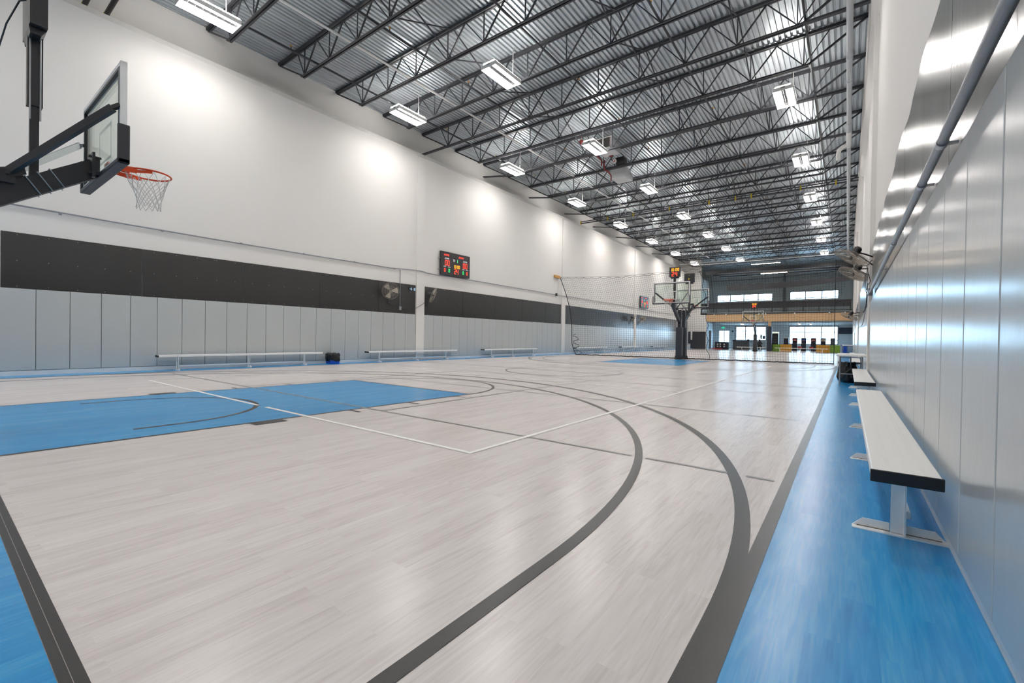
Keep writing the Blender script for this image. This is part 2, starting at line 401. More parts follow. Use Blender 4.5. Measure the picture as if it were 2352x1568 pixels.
def court(oy, sgn, cx0=-7.06, cx1=-6.95, tagname='near'):
    Yf = lambda y: oy+sgn*y
    dx = cx1-cx0; L = 5.48
    cxa = lambda y: cx0+dx*y/L
    def key(b, z):
        b.poly([(cxa(0)-1.75, Yf(.03), z), (cxa(0)+1.75, Yf(.03), z), (cxa(L)+1.74, Yf(L), z), (cxa(L)-1.74, Yf(L), z)])
    mark('blue_key', 'blue', key, .0015, 'blue painted free-throw lane')
    def kl(b, z):
        w = .045
        for s in (-1, 1):
            e0, e1 = cxa(0)+s*1.75, cxa(L)+s*1.74
            b.poly([(e0, Yf(0), z), (e0-s*w, Yf(0), z), (e1-s*w, Yf(L), z), (e1, Yf(L), z)])
            for yy in (3.14, 4.11, 5.1): x = cxa(yy)+s*1.75; rect(b, min(x, x+s*.22), max(x, x+s*.22), Yf(yy-.025), Yf(yy+.025), z)
            x = cxa(2)+s*1.75; rect(b, min(x, x+s*.16), max(x, x+s*.16), Yf(1.9), Yf(2.25), z)
        rect(b, cx1-1.74, cx1+1.74, Yf(L-.045), Yf(L), z)
    mark('key_outline', 'black_line', kl, .0022)
    a0, a1 = (0, 180) if sgn > 0 else (180, 360)
    mark('free_throw_arc', 'black_line', lambda b, z: ring(b, cx1, Yf(L), 1.70, 1.75, a0, a1, z), .0022)
    def ra(b, z):
        ring(b, cx0, Yf(1.38), 1.225, 1.285, a0, a1, z, 40)
        for s in (-1, 1): x = cx0+s*1.255; rect(b, x-.03, x+.03, min(Yf(1.02), Yf(1.38)), max(Yf(1.02), Yf(1.38)), z)
    mark('restricted_arc', 'black_line', ra, .0022)
    def inner(b, z):
        ring(b, -7.0, Yf(1.38), 5.915, 5.98, a0, a1, z, 120)
        for s in (-1, 1): x = -7.0+s*5.947; rect(b, x-.032, x+.032, min(Yf(0), Yf(1.38)), max(Yf(0), Yf(1.38)), z)
    mark('three_point_line', 'black_line', inner, .0024, 'black inner three-point line')
    def outer(b, z):
        ring(b, -7.0, Yf(1.38), 6.60, 6.68, a0, a1, z, 140)
        x = -.36; rect(b, x-.04, x+.04, min(Yf(0), Yf(1.38)), max(Yf(0), Yf(1.38)), z)
    mark('outer_three_point_line', 'black_line', outer, .0024, 'black outer three-point line')
court(.295, 1); court(23.13, -1, -6.98, -6.93)
mark('sideline', 'black_line', lambda b, z: (rect(b, -.353, -.288, .237, 23.2, z), rect(b, -.353, -.288, 25.1, 48.2, z), rect(b, -13.66, -13.6, .237, 23.2, z)), .0026)
mark('baseline', 'black_line', lambda b, z: (rect(b, -13.6, -.288, .238, .264, z), rect(b, -13.6, -.288, .266, .295, z), rect(b, -13.6, -.288, 23.13, 23.19, z), rect(b, -13.6, -.288, 48.1, 48.16, z)), .0026)
def centre(b, z):
    ring(b, -6.85, YM, 1.70, 1.75, 0, 360, z, 90); rect(b, -13.6, -.35, YM-.025, YM+.025, z)
mark('centre_line', 'black_line', centre, .0022)
def volley(b, z):
    w = .05
    def ln(a, c):
        d = (Vector(c)-Vector(a)).normalized(); n = Vector((-d.y, d.x))*w/2; zq = lift(z)
        b.poly([(a[0]-n.x, a[1]-n.y, zq), (a[0]+n.x, a[1]+n.y, zq), (c[0]+n.x, c[1]+n.y, zq), (c[0]-n.x, c[1]-n.y, zq)])
    ln((-11.40, 2.83), (-6.52, 2.83)); ln((-6.28, 2.83), (-2.56, 2.85)); ln((-2.575, 2.82), (-2.42, 20.45)); ln((-11.38, 2.82), (-11.2, 20.4)); ln((-11.2, 20.42), (-2.42, 20.45))
    ln((-11.3, 8.76), (-2.55, 8.8)); ln((-11.3, 14.6), (-2.5, 14.6))
mark('volleyball_line', 'white_line', volley, .003)
def grey(b, z):
    for a, c in ((-13.0, -1.46), (-1.34, -.71), (-.58, -.40)): rect(b, a, c, 3.66, 3.70, z)
    rect(b, -9.0, -1.3, 6.68, 6.71, z); rect(b, -1.1, -.45, 6.68, 6.71, z); rect(b, -12.7, -.42, 9.70, 9.73, z)
    rect(b, -4.91, -4.87, 3.7, 9.6, z); rect(b, -4.91, -4.87, 13.9, 21.6, z); rect(b, -9.02, -8.98, 3.7, 9.6, z)
    rect(b, -12.7, -.42, 13.7, 13.73, z); rect(b, -12.7, -.42, 16.7, 16.73, z)
mark('pickleball_line', 'grey_line', grey, .0028)

# ------------------------------------------------------------------ wall pads and black rubber panels
PW = .544
def make_pad(xf, d):
    b = MB(); w = PW-.006; t = .045
    o = MB().box(0, t, .003, w, .109, 1.89).build('wall_pad', 'pad', bevel=.006)
    return o
padL = make_pad(0, 1)
def bays(step, starts, ends):
    for s, e in zip(starts, ends):
        n = int(round((e-s)/step)); st = (e-s)/n
        for i in range(n): yield s+i*st, st
n = 0; first = True
for y, st in bays(PW, [1.01, 12.88, 24.69, 36.61, 48.43], [12.42, 24.23, 36.15, 47.97, 51.95]):
    n += 1
    o = padL if first else padL.copy()
    if not first: C.objects.link(o)
    first = False
    o.location = (XL, y, 0); o.scale = (1, st/PW, 1)
    tag(o, 'tall grey wall pad on the left wall, %s from the near end' % ordw(n), 'wall pad', 'grey pads along the left wall')
n = 0
for y, st in bays(PW, [-.116, 12.88, 24.69, 36.61, 48.43], [12.42, 24.23, 36.15, 47.97, 51.95]):
    n += 1; o = padL.copy(); C.objects.link(o); o.location = (XR-.055, y, 0); o.scale = (1.2, st/PW, 1)
    tag(o, 'tall grey wall pad on the right wall, %s from the near end' % ordw(n), 'wall pad', 'grey pads along the right wall')
def rubber(x, y0, y1, z0, z1, label, group, wavy=0, face=1):
    b = MB(); nseg = 24 if wavy else 1; t = .014
    top = []
    for i in range(nseg+1):
        y = y0+.004+(y1-y0-.008)*i/nseg
        dz = wavy*(math.sin(y*3.1)*.4+math.sin(y*7.7+1)*.3+math.sin(y*1.3)*.5)
        dx = wavy*.3*(1.2+math.sin(y*3.3)+.2*math.sin(y*9.1)); top.append((y, z1+dz, dx))
    for i in range(nseg):
        (ya, za, da), (yb, zb, db) = top[i], top[i+1]; n = len(b.v)
        for k in (0, face*t):
            b.v += [(x+k, ya, z0), (x+k, yb, z0), (x+k-face*0+face*abs(db), yb, zb), (x+k+face*abs(da), ya, za)]
        for q in ((0,1,2,3),(4,5,6,7),(0,1,5,4),(2,3,7,6)): b.f.append(tuple(n+j for j in q)); b.m.append(0)
        if i == 0: b.f.append((n, n+3, n+7, n+4)); b.m.append(0)
        if i == nseg-1: b.f.append((n+1, n+2, n+6, n+5)); b.m.append(0)
    o = b.build('rubber_panel', 'rubber'); tag(o, label, 'wall panel', group)
    s = MB(); k = max(2, int((y1-y0)/.42))
    for i in range(k):
        y = y0+(i+.5)*(y1-y0)/k
        for z in (z0+.05, (z0+z1)/2, z1-.05): xx = x+face*t; s.box(min(xx, xx+face*.004), max(xx, xx+face*.004), y-.006, y+.006, z-.006, z+.006)
    if not wavy:
        q = s.build('screw_heads', 'chrome', o)
    return o
n = 0
for s, e in zip([1.03, 12.88, 24.69, 36.61, 48.43], [12.42, 24.23, 36.15, 47.97, 51.95]):
    y = s
    while y < e-.1:
        y2 = min(y+2.39, e); n += 1
        if e-y2 < .3: y2 = e
        rubber(XL+.003, y, y2, 1.895, 3.10, 'glossy black panel above the left wall pads, %s from the near end' % ordw(n), 'black panels along the left wall'); y = y2
n = 0
for s, e in zip([-1.5, 12.88, 24.69, 36.61, 48.43], [12.42, 24.23, 36.15, 47.97, 51.95]):
    y = s
    while y < e-.1:
        y2 = min(y+2.37, e)
        if e-y2 < .3: y2 = e
        n += 1
        rubber(XR-.018, y, y2, 1.895, 3.05, 'wavy-edged black panel above the right wall pads, %s from the near end' % ordw(n), 'black panels along the right wall', .022, -1); y = y2
# black pads on the cross wall
def blk(x0, x1, z0, z1, lab): tag(MB().box(x0, x1, YF-.06, YF, z0, z1).build('wall_pad', 'blackp', bevel=.01), lab, 'wall pad', 'black pads on the white cross wall')
blk(-15.2+.9, -14.05, .6, 1.95, 'short black pad on the cross wall, beside the left wall corner')
blk(-14.04, -13.86, .08, 1.05, 'low narrow black pad on the cross wall, under the white notch')
blk(-13.85, -12.45, .05, 1.95, 'large square black pad on the cross wall, beside the far opening')

# ------------------------------------------------------------------ roof joists
ZB, ZT = 9.07, 9.95
def joist_parts(parent, k, merged):
    xs0, xs1 = -13.87, -1.05
    if merged: bb = MB()
    def emit_part(name, fn):
        if merged: fn(bb)
        else: b = MB(); fn(b); b.build(name, 'steel', parent)
    def top(b):
        b.box(XLU, XR-.14, -.065, -.012, ZT, ZD-.002); b.box(XLU, XR-.14, .012, .065, ZT, ZD-.002)
    def bot(b):
        for s in (-1, 1):
            b.box(xs0, xs1, min(s*.012, s*.07), max(s*.012, s*.07), ZB, ZB+.014); b.box(xs0, xs1, min(s*.012, s*.024), max(s*.012, s*.024), ZB, ZB+.07)
    emit_part('top_chord', top); emit_part('bottom_chord', bot)
    nn = 10; st = (xs1-.12-(xs0+.12))/(nn-1); bx = [xs0+.12+st*i for i in range(nn)]
    tx = [x+st/2 for x in bx[:-1]]
    mem = [((XLU+.02, 0, ZT), (xs0+.02, 0, ZB+.05), .05), ((bx[0], 0, ZB+.05), (XLU+1.15, 0, ZT), .026), ((XR-.16, 0, ZT), (xs1, 0, ZB+.05), .05), ((bx[-1], 0, ZB+.05), (bx[-1]+.62, 0, ZT), .026)]
    for i, x in enumerate(bx):
        mem.append(((x, 0, ZB+.05), (x, 0, ZT), .026))
        if i < nn-1:
            mem.append(((x, 0, ZB+.05), (tx[i], 0, ZT), .036)); mem.append(((bx[i+1], 0, ZB+.05), (tx[i], 0, ZT), .026))
    for a, c, w in mem:
        emit_part('web_member', lambda b: b.bar(a, c, w))
    if merged: bb.build('truss', 'steel', parent)
proto = thing('roof_joist', '', 'roof joist', (0, 5.15, 0), 0, 'black roof joists across the hall'); joist_parts(proto, 0, False)
protof = None
NJ = 23
for k in range(-2, NJ):
    y = 5.15+2.095*k
    if k < 0: lab = 'black steel roof joist overhead, %s behind the nearest one in view' % ordw(-k)
    else: lab = 'black steel roof joist spanning the hall, %s from the near end of the photo' % ordw(k+1)
    if k == 0: j = proto; j['label'] = lab
    elif 0 < k <= 11: j = dup(proto, (0, y, 0), label=lab)
    else:
        if protof is None:
            j = protof = thing('roof_joist', lab, 'roof joist', (0, y, 0), 0, 'black roof joists across the hall'); joist_parts(j, k, True)
        else: j = dup(protof, (0, y, 0), label=lab)
    if k in (4, 6, 8, 10, 12, 14, 16, 18):
        z1 = ZB+.03 if k == 4 else ZB+.28
        MB().bar((-13.85, 0, ZB+.03), (XLU, 0, z1), .12, .05).build('chord_extension', 'steel', j)
        if k == 4: MB().bar((-1.05, 0, ZB+.03), (XR-.14, 0, ZB+.03), .12, .05).build('chord_extension', 'steel', j)
# bridging: diagonal pairs between neighbouring joists
b0 = None
nb = 0
for bxp, nm in ((-9.4, 'left'), (-5.2, 'middle'), (-2.6, 'right')):
    for k in range(0, 14):
        y0 = 5.15+2.095*k; nb += 1
        if b0 is None:
            b0 = MB(); b0.bar((0, .05, ZB+.05), (0, 2.04, ZT), .03); b0.bar((.04, .05, ZT), (.04, 2.04, ZB+.05), .03)
            o = b0.build('cross_brace', 'steel'); b0 = o; o.location = (bxp, y0, 0)
        else: o = b0.copy(); C.objects.link(o); o.location = (bxp, y0, 0)
        tag(o, 'black X brace between roof joists, %s from the near end in the %s row' % (ordw(k+1), nm), 'brace', 'cross braces between the roof joists')
# sprinkler branch pipes
for i, xp in enumerate((-13.0, -10.05, -7.05, -4.0, -1.0)):
    t = thing('sprinkler_pipe', 'thin black sprinkler pipe along the hall, %s from the left wall' % ordw(i+1), 'pipe', (xp, 0, 0), 0, 'sprinkler pipes under the deck')
    MB().tube([(0, -4.8, 9.2), (0, 51.5, 9.2)], .03, 8).build('pipe', 'steel', t, smooth=True)
    for k in range(14):
        y = 3.3+3.14*k+(i % 2)*1.2
        h = MB(); h.tube([(0, y, 9.2), (0, y, 9.30)], .014, 6); h.mi = 1; h.lathe((0, y, 9.29), (0,0,1), [(0, .012), (.02, .03), (.05, .03), (.06, .006)], 8)
        h.build('sprinkler_head', ['steel', 'lumber'], t)
# white conduit with the drop rods and the pvc pipe at the right wall
t = thing('ceiling_conduit', 'long thin white pipe under the deck near the left wall', 'pipe', (0, 0, 0))
MB().tube([(-11.75, 2, 9.52), (-11.55, 51.5, 9.52)], .036, 8).build('pipe', 'whitemetal', t, smooth=True)
t = thing('drain_pipe', 'thick pale grey plastic pipe under the roof by the right wall', 'pipe', (-.09, 0, 8.8))
MB().tube([(0, -4.8, 0), (0, 51, 0)], .07, 14).build('pipe', 'pvc', t, smooth=True)
for y in (9.5, 12.1, 15.2, 16.6, 19.8, 25, 29): MB().lathe((0, y, 0), (0,1,0), [(0, .075), (.01, .08), (.14, .08), (.15, .075)], 14).build('coupling', 'pvc', t, smooth=True)
MB().tube([(0, 20.6, 0), (0, 22.2, 0)], .085, 14).tube([(0, 22.0, 0), (-.2, 22.1, -.02), (-.32, 22.35, -.05), (-.34, 22.6, -.12), (-.34, 22.7, -.3)], .08, 12).build('branch', 'whitemetal', t, smooth=True)
t = thing('curtain_rail', 'long black twin rail with yellow clips below the joists', 'rail', (0, 27.75, 9.0), 0)
MB().bar((XLU+.3, 0, 0), (.3, 0, 0), .06).bar((XLU+.3, 0, .12), (.3, 0, .12), .05).build('rail', 'steel', t)
for xx in (-15.0, -13.0, -11.2, -8.9, -6.6, -5.2, -4.4, -2.1, -.6): MB().box(xx-.03, xx+.03, -.05, .05, -.06, .17).build('clip', 'yellowtag', t)
for i, (yy, zz, xa, xb2) in enumerate([(50.5, 8.35, -13, .2), (49.3, 8.9, -13.2, -.1), (47.3, 8.8, -14.0, -9.0)]):
    tag(MB().tube([(xa, yy, zz), (xb2, yy, zz)], .035, 8).build('ceiling_conduit', 'whitemetal' if i else 'steel'), ['black rail hung above the far mezzanine', 'white pipe crossing the hall before the mezzanine', 'white pipe above the far left wall corner'][i], 'pipe')
for i, (yy, lab) in enumerate(((2.83, 'black pipe with a yellow end ring at the top left, the right one of two'), (2.42, 'black pipe with a yellow end ring at the top left, the left one of two'))):
    t = thing('ceiling_pipe', lab, 'pipe', (0, yy, 9.0))
    MB().tube([(-15.1, 0, 0), (.28, 0, 0)], .055, 14).build('pipe', 'black', t, smooth=True)
    MB().tube([(-15.12, 0, 0), (-15.07, 0, 0)], .060, 14).build('end_ring', 'yellowtag', t, smooth=True)
    for xx in (-13, -7, -1): MB().tube([(xx, 0, .05), (xx, 0, 1.03)], .008, 6).build('hanger_rod', 'chrome', t)
# hanging wire hooks
n = 0
hk = None
for r in range(3):
    for k in range(9):
        n += 1; x = (-12.3, -10.9, -5.9)[r]; y = 6.2+2.095*k
        if hk is None:
            hk = MB().tube([(0,0,0), (0,0,-.5), (0,.03,-.56), (0,.06,-.52)], .006, 5).build('wire_hook', 'chrome')
            o = hk
        else: o = hk.copy(); C.objects.link(o)
        o.location = (x, y+1.0, ZD-.05)
        tag(o, 'thin wire hook hanging from the deck, %s along the %s line' % (ordw(k+1), ('left', 'middle', 'right')[r]), 'hook', 'wire hooks under the deck')

# ------------------------------------------------------------------ lamps
def make_lamp():
    t = thing('ceiling_light', '', 'ceiling light', (0,0,0), 0, 'twin-strip high bay lights')
    b = MB(); b.box(-.205, .205, -.63, .63, .056, .09)
    for s in (-1, 1): b.box(min(s*.27, s*.278), max(s*.27, s*.278), -.63, .63, -.105, .008)  # skirts added to cut the strips' light high on the walls
    for y in (-.63, .622): b.box(-.278, .278, y, y+.008, -.105, .02)
    b.build('housing', 'whitemetal', t)
    MB().box(-.06, .06, -.63, .63, -.035, .02).build('centre_spine', 'black', t)
    for s in (-1, 1): MB().prism([(s*.074,-.61,-.03),(s*.258,-.61,-.03),(s*.258,-.61,0),(s*.2,-.61,.055),(s*.074,-.61,.055)], (0,1.22,0)).build('diffuser', 'lampglow', t)  # bevelled glowing top added to throw light up onto deck and upper wall
    g = MB()
    for i in range(9): y = -.62+i*.155; g.tube([(-.30, y, .07), (-.30, y, -.06), (.30, y, -.06), (.30, y, .07)], .0022, 4)
    for i in range(7): x = -.3+i*.1; g.tube([(x, -.63, -.06), (x, .63, -.06)], .0022, 4)
    g.build('wire_guard', 'chrome', t)
    c = MB(); c.tube([(.2, .3, .07), (.2, .3, .8), (.2, .34, .9), (.2, .5, .95)], .012, 6); c.build('conduit_drop', 'whitemetal', t)
    return t
lamp0 = make_lamp(); first = True
for col, (x, nm, kk) in enumerate(((-12.85, 'left', range(-1, 8)), (-8.55, 'middle', range(-1, 8)), (-1.77, 'right', range(-1, 8)))):
    vis = {0: 0, 1: 1, 2: 2}[col]
    for k in kk:
        y = 4.33+6.3*k
        if k >= vis: lab = 'glowing twin-strip ceiling light in the %s row, %s in view from the near end' % (nm, ordw(k-vis+1))
        else: lab = 'glowing twin-strip ceiling light of the %s row, above or behind the camera, %s' % (nm, ordw(k+2))
        if first: l = lamp0; l['label'] = lab; l.location = (x, y, 9.0); first = False
        else: l = dup(lamp0, (x, y, 9.0), label=lab)
for i, (x0, x1, y, z) in enumerate(((-8.2, -5.6, 52.6, 9.05), (-11.7, -9.3, 52.6, 8.52), (-4.7, -2.3, 53, 8.55), (-7.5, -5.1, 54, 8.2))):
    t = thing('tube_light', 'slim strip light above the mezzanine, ' + ['highest, in the middle', 'at the left end', 'at the right end', 'lowest, below the black girder'][i], 'light', (0, y, z), 0, 'strip lights above the mezzanine')
    MB().box(x0, x1, -.06, .06, .0, .06).build('housing', 'whitemetal', t); MB().box(x0+.3, x0+.31, -.005, .005, .06, ZD-z).box(x1-.31, x1-.3, -.005, .005, .06, ZD-z).build('hanger_wire', 'chrome', t); MB().box(x0, x1, -.045, .045, -.03, 0).build('tube', 'farglow', t)
for i, x in enumerate((-9.7, -4.2, -3.2)):
    t = thing('tube_light', 'short strip light under the lobby ceiling, %s from the left' % ordw(i+1), 'light', (x, 57+i*.4, 2.93), 0, 'strip lights in the lobby')
    MB().box(-.07, .07, -.6, .6, .0, .07).build('housing', 'whitemetal', t); MB().box(-.05, .05, -.6, .6, -.03, 0).build('tube', 'farglow', t)
for i, x in enumerate((-11.6, -10.4, -7.3, -7.0, -6.7, -4.2, -1.4, -.2)):
    h = MB(); h.box(x-.03, x+.03, YF-.13, YF-.018, 3.82, 3.86); h.lathe((x, YF-.12, 3.86), (0, -.4, -1), [(0, .03), (.05, .05), (.12, .09), (.13, .085)], 10)
    tag(h.build('spot_light', 'whitemetal', smooth=True), 'small white emergency spot on the tan fascia, %s from the left' % ordw(i+1), 'light', 'emergency spots along the fascia')

# ------------------------------------------------------------------ basketball goals
def make_hoop():
    t = thing('basketball_goal', '', 'basketball goal', (0,0,0))
    b = MB(); b.prism([(-.16,-.16,0),(.16,-.16,0),(.16,.16,0),(-.16,.16,0)], (0,0,.04)); b.lathe((0,0,.02), (0,0,1), [(0,.26),(.18,.19)], 4)
    b.build('base_cover', 'black', t)
    MB().box(-.15,.15,-.15,.15,.12,1.65).build('pole_pad', 'blackp', t, bevel=.02)
    b = MB(); b.box(-.085,.085,-.085,.085,1.65,2.55)
    for z in (2.02,2.12,2.24): b.box(-.11,.11,-.11,.11,z,z+.035)
    b.build('pole', 'black', t)
    b = MB(); b.bar((0,0,1.9),(0,1.40,2.865),.12,.19); b.build('extension_arm', 'black', t)
    b = MB(); b.box(-.13,.13,1.36,1.385,2.74,3.02); b.box(-.10,.10,1.385,1.43,2.80,2.98)
    for sx in (-1,1):
        for z in (2.79,2.97): b.tube([(sx*.1,1.33,z),(sx*.1,1.44,z)], .014, 6)
    b.build('mounting_plate', 'black', t)
    for s in (-1, 1):
        m = 'black' if s > 0 else 'chrome'
        o = MB().bar((s*.075,.72,2.60),(s*.80,1.40,3.33),.05 if s>0 else .02,.07).bar((s*.80,1.40,3.33),(s*.855,1.45,3.36),.04).build('brace', m, t)
        if s < 0: o['label'] = 'bright zinc brace'
    b = MB(); b.box(-.11,.11,.60,.78,2.50,2.56); b.tube([(-.13,.73,2.60),(.13,.73,2.60)], .02, 8); b.prism([(-.10,.6,2.48),(-.10,.86,2.62),(-.10,.84,2.70),(-.10,.62,2.62)], (.012,0,0)); b.prism([(.09,.6,2.48),(.09,.86,2.62),(.09,.84,2.70),(.09,.62,2.62)], (.012,0,0))
    b.build('pivot_bracket', 'black', t)
    b = MB()
    for yy in (.86,.95,1.04):
        z = 1.9+.689*yy
        for s in (-1,1): b.tube([(s*.068,yy-.01,z+.12),(s*.068,yy+.11,z-.055)], .006, 6)
        b.tube([(-.068,yy-.01,z+.12),(.068,yy-.01,z+.12)], .006, 6)
    b.build('u_bolt', 'chrome', t)
    # board
    W, z0, z1, y0, y1 = .875, 2.80, 3.82, 1.445, 1.50
    b = MB()
    b.box(-W,W,y0,y1,z1-.045,z1); b.box(-W,W,y0,y1,z0,z0+.045); b.box(-W,-W+.045,y0,y1,z0,z1); b.box(W-.045,W,y0,y1,z0,z1)
    fr = b.build('board_frame', 'whitemetal', t)
    b = MB(); q = .012
    b.box(-W+.046,W-.046,y0-.004,y0+.028,z1-.075,z1-.046); b.box(-W+.046,-W+.075,y0-.004,y0+.028,z0+.046,z1-.046); b.box(W-.075,W-.046,y0-.004,y0+.028,z0+.046,z1-.046)
    b.build('rear_channel', 'black', t)
    MB().box(-W+.03,W-.03,y1-.022,y1-.010,z0+.03,z1-.03).build('glass', 'glass', t)
    b = MB(); y2 = y1-.008
    for a in ((-.285,-.245,2.97,3.38),(.245,.285,2.97,3.38),(-.285,.285,3.34,3.38),(-.285,.285,2.97,3.0)): b.box(a[0],a[1],y2-.001,y2+.001,a[2],a[3])
    b.build('target_square', 'white_line', t)
    b = MB()
    b.box(-W-.03,W+.03,y0-.025,y1+.02,z0-.045,z0+.005)
    for s in (-1,1): b.box(min(s*(W+.03),s*(W-.01)),max(s*(W+.03),s*(W-.01)),y0-.025,y1+.02,z0-.045,z0+.36)
    b.build('edge_padding', 'blackp', t, bevel=.01)
    # rim
    yc, zr, R = 1.90, 2.945, .222
    b = MB(); b.tube([(R*math.cos(a)*1.0, yc+R*math.sin(a), zr) for a in [2*PI*i/40 for i in range(40)]], .0105, 8, closed=True)
    b.box(-.09,.09,y1,y1+.012,zr-.11,zr+.02); b.prism([(-.085,y1,zr+.008),(.085,y1,zr+.008),(.15,yc-.165,zr+.008),(-.15,yc-.165,zr+.008)], (0,0,-.012))
    for s in (-1,1):
        P = [(s*.07,y1,zr-.035),(s*.16,yc-.15,zr-.035),(s*.222,yc-.02,zr-.02)]
        b.bar(P[0],P[1],.006,.05); b.bar(P[1],P[2],.006,.035)
    b.build('rim', 'rim', t, smooth=True)
    # net of crossing cords
    b = MB(); nn, rows = 12, 6
    rad = [R-.004, .185, .155, .135, .122, .115, .122]; zz = [zr-.012, zr-.11, zr-.185, zr-.25, zr-.31, zr-.37, zr-.43]
    def pt(i, r):
        a = 2*PI*(i+(.5 if r % 2 else 0))/nn; k = rad[r]*(1+.05*math.sin(3*a+r)); return (k*math.cos(a)+.012*r/6, yc+k*math.sin(a), zz[r]-.012*math.sin(2*a))
    for i in range(nn):
        for r in range(rows):
            j = i if r % 2 == 0 else i+1
            b.tube([pt(i, r), pt(i if r % 2 == 0 else i, r+1)], .0035, 5, caps=False)
            b.tube([pt(i, r), pt((i-1) if r % 2 == 0 else (i+1), r+1)], .0035, 5, caps=False)
    b.build('net', 'cord', t)
    # shot clock on its telescoping mast
    b = MB(); b.box(-.035,.035,.885,.955,2.56,3.45); b.box(-.05,.05,.865,.98,3.37,4.1)
    m = b.build('clock_mast', 'black', t)
    b = MB()
    for yy in (.885,.96): b.tube([(.058,yy,3.22),(.058,yy,4.08)], .008, 6)
    b.build('guide_rod', 'chrome', m)
    b = MB(); b.box(-.265,.265,.86,.99,4.13,4.62); b.prism([(-.2,.86,4.13),(-.2,.99,4.13),(-.2,.95,4.06),(-.2,.87,4.06)], (.4,0,0))
    ck = b.build('shot_clock', 'black', t)
    xf = lambda u, v: (-u, .992, v)
    digits('10:00', 0, 4.49, .075, .15, .02, 'clock_digits', 'led_amber', ck, xf)
    digits('24', -.01, 4.27, .11, .21, .03, 'shot_digits', 'led_red', ck, xf, .4)
    return t
h0 = make_hoop(); h0.location = (-6.97,-.19,0); h0['label'] = 'nearest basketball goal, glass backboard and orange rim at upper left of photo'; h0['group'] = 'basketball goals'
dup(h0, (-6.93,23.6,0), PI, 'basketball goal standing before the divider net, its backboard facing the camera')
h2 = dup(h0, (-6.93,24.32,0), 0, 'basketball goal standing back to back behind the divider net goal')
b = MB(); b.box(-.02,.02,.855,.86,4.5,4.53); b.box(-.08,.08,.855,.86,4.36,4.37); b.box(-.05,.0,.855,.86,4.28,4.36); b.build('clock_label', 'yellowtag', h2)
MB().bar((-.42,.9,2.75),(.3,.1,2.25),.03).bar((.42,.9,2.75),(-.3,.1,2.25),.03).build('linkage', 'black', h2)
dup(h0, (-7.12,48.58,0), PI, 'farthest basketball goal, in front of the tan fascia and lobby windows')
# black cable beside the near shot clock
tag(MB().tube([(-6.9,.66,4.43),(-6.95,.62,4.42),(-7.2,.55,4.25),(-7.6,.5,4.0),(-8.6,.42,3.9)], .008, 6).build('cable', 'black'), 'thin black cable looping off the near shot clock mast', 'cable')

# ------------------------------------------------------------------ benches
def make_bench(xc, y0, y1, feet, label, hw):
    t = thing('bench', label, 'bench', (xc, y0, 0), 0, 'white aluminium team benches'); L = y1-y0; w = .125; zt = .40
    prof = [(-w, zt-.05), (-w, zt-.006), (-w+.006, zt)]
    for g in (-.066, -.05, -.006, .01, .055, .071): prof += [(g-.0015, zt), (g-.001, zt-.0015), (g+.001, zt-.0015), (g+.0015, zt)]
    prof += [(w-.006, zt), (w, zt-.006), (w, zt-.05), (w-.01, zt-.05), (w-.01, zt-.014), (-w+.01, zt-.014), (-w+.01, zt-.05)]
    b = MB(); b.prism([(x, .012, z) for x, z in prof], (0, L-.024, 0)); b.build('seat', 'alu', t)
    for a in (0, L-.014): MB().box(-w-.004, w+.004, a, a+.014, zt-.056, zt+.001).build('end_cap', 'rubberedge', t, bevel=.003)
    for f in feet:
        fy = f-y0
        b = MB(); b.box(-.03, .03, fy-.004, fy+.004, .01, zt-.03); b.box(.022, .03, fy-.03, fy+.03, .01, zt-.03); b.box(-.09, .09, fy-.03, fy+.03, zt-.035, zt-.014)
        b.build('leg', 'whitemetal', t)
        b = MB(); b.box(-hw, hw, fy-.035, fy+.02, 0, .007)
        b.prism([(-hw, fy+.014, .004), (-hw+.045, fy+.014, .05), (-.032, fy+.014, .05), (-.032, fy+.014, .004)], (0, .006, 0))
        b.prism([(hw, fy+.014, .004), (hw-.045, fy+.014, .05), (.032, fy+.014, .05), (.032, fy+.014, .004)], (0, .006, 0))
        fo = b.build('foot', 'alu', t)
        if y0 < 4 and xc > 0: MB().box(-hw+.02, hw-.02, fy+.008, fy+.0145, .006, .0095).build('grime_line', 'grime', fo)
    MB().box(.032, .05, feet[0]-y0, feet[-1]-y0, .095, .125).build('cross_rail', 'whitemetal', t)
    return t
make_bench(.228, 2.72, 7.3, [3.07, 4.85, 6.62], 'nearest white bench along the right wall, with a black end cap', .19)
make_bench(.228, 8.62, 13.0, [8.95, 10.55, 12.4], 'second white bench along the right wall, before the folding table', .19)
make_bench(.25, 17.2, 21.7, [17.6, 19.4, 21.2], 'third white bench along the right wall, behind the folding table', .15)
make_bench(.25, 29.0, 33.5, [29.4, 31.2, 33.1], 'farthest white bench along the right wall', .15)
for i, (a, c, F) in enumerate([(3.66, 8.15, [4.1, 5.86, 7.54]), (9.91, 14.6, [10.45, 12.27, 13.95]), (16.45, 21.1, [17.1, 18.85, 20.75]), (25.6, 30.4, [26.1, 28, 29.9]), (32.9, 37.6, [33.4, 35.2, 37.1]), (39.9, 44.2, [40.4, 42, 43.7])]):
    make_bench(-14.15, a, c, F, 'white bench along the left wall, ' + ['nearest, beside the blue bin', 'second, in front of the first pilaster', 'third, just before the divider net', 'first one seen through the divider net', 'second one seen through the divider net', 'third one seen through the divider net'][i], .17)
for i, (xa, xb_) in enumerate(((-8.9, -6.3), (-5.6, -1.35))):
    t = make_bench(0, 0, xb_-xa, [.45, (xb_-xa)/2, xb_-xa-.45], 'low white bench standing across the far court end, ' + ('left one' if i == 0 else 'right one'), .17)
    t.location = (xb_, 49.6, 0); t.rotation_euler = (0, 0, PI/2)

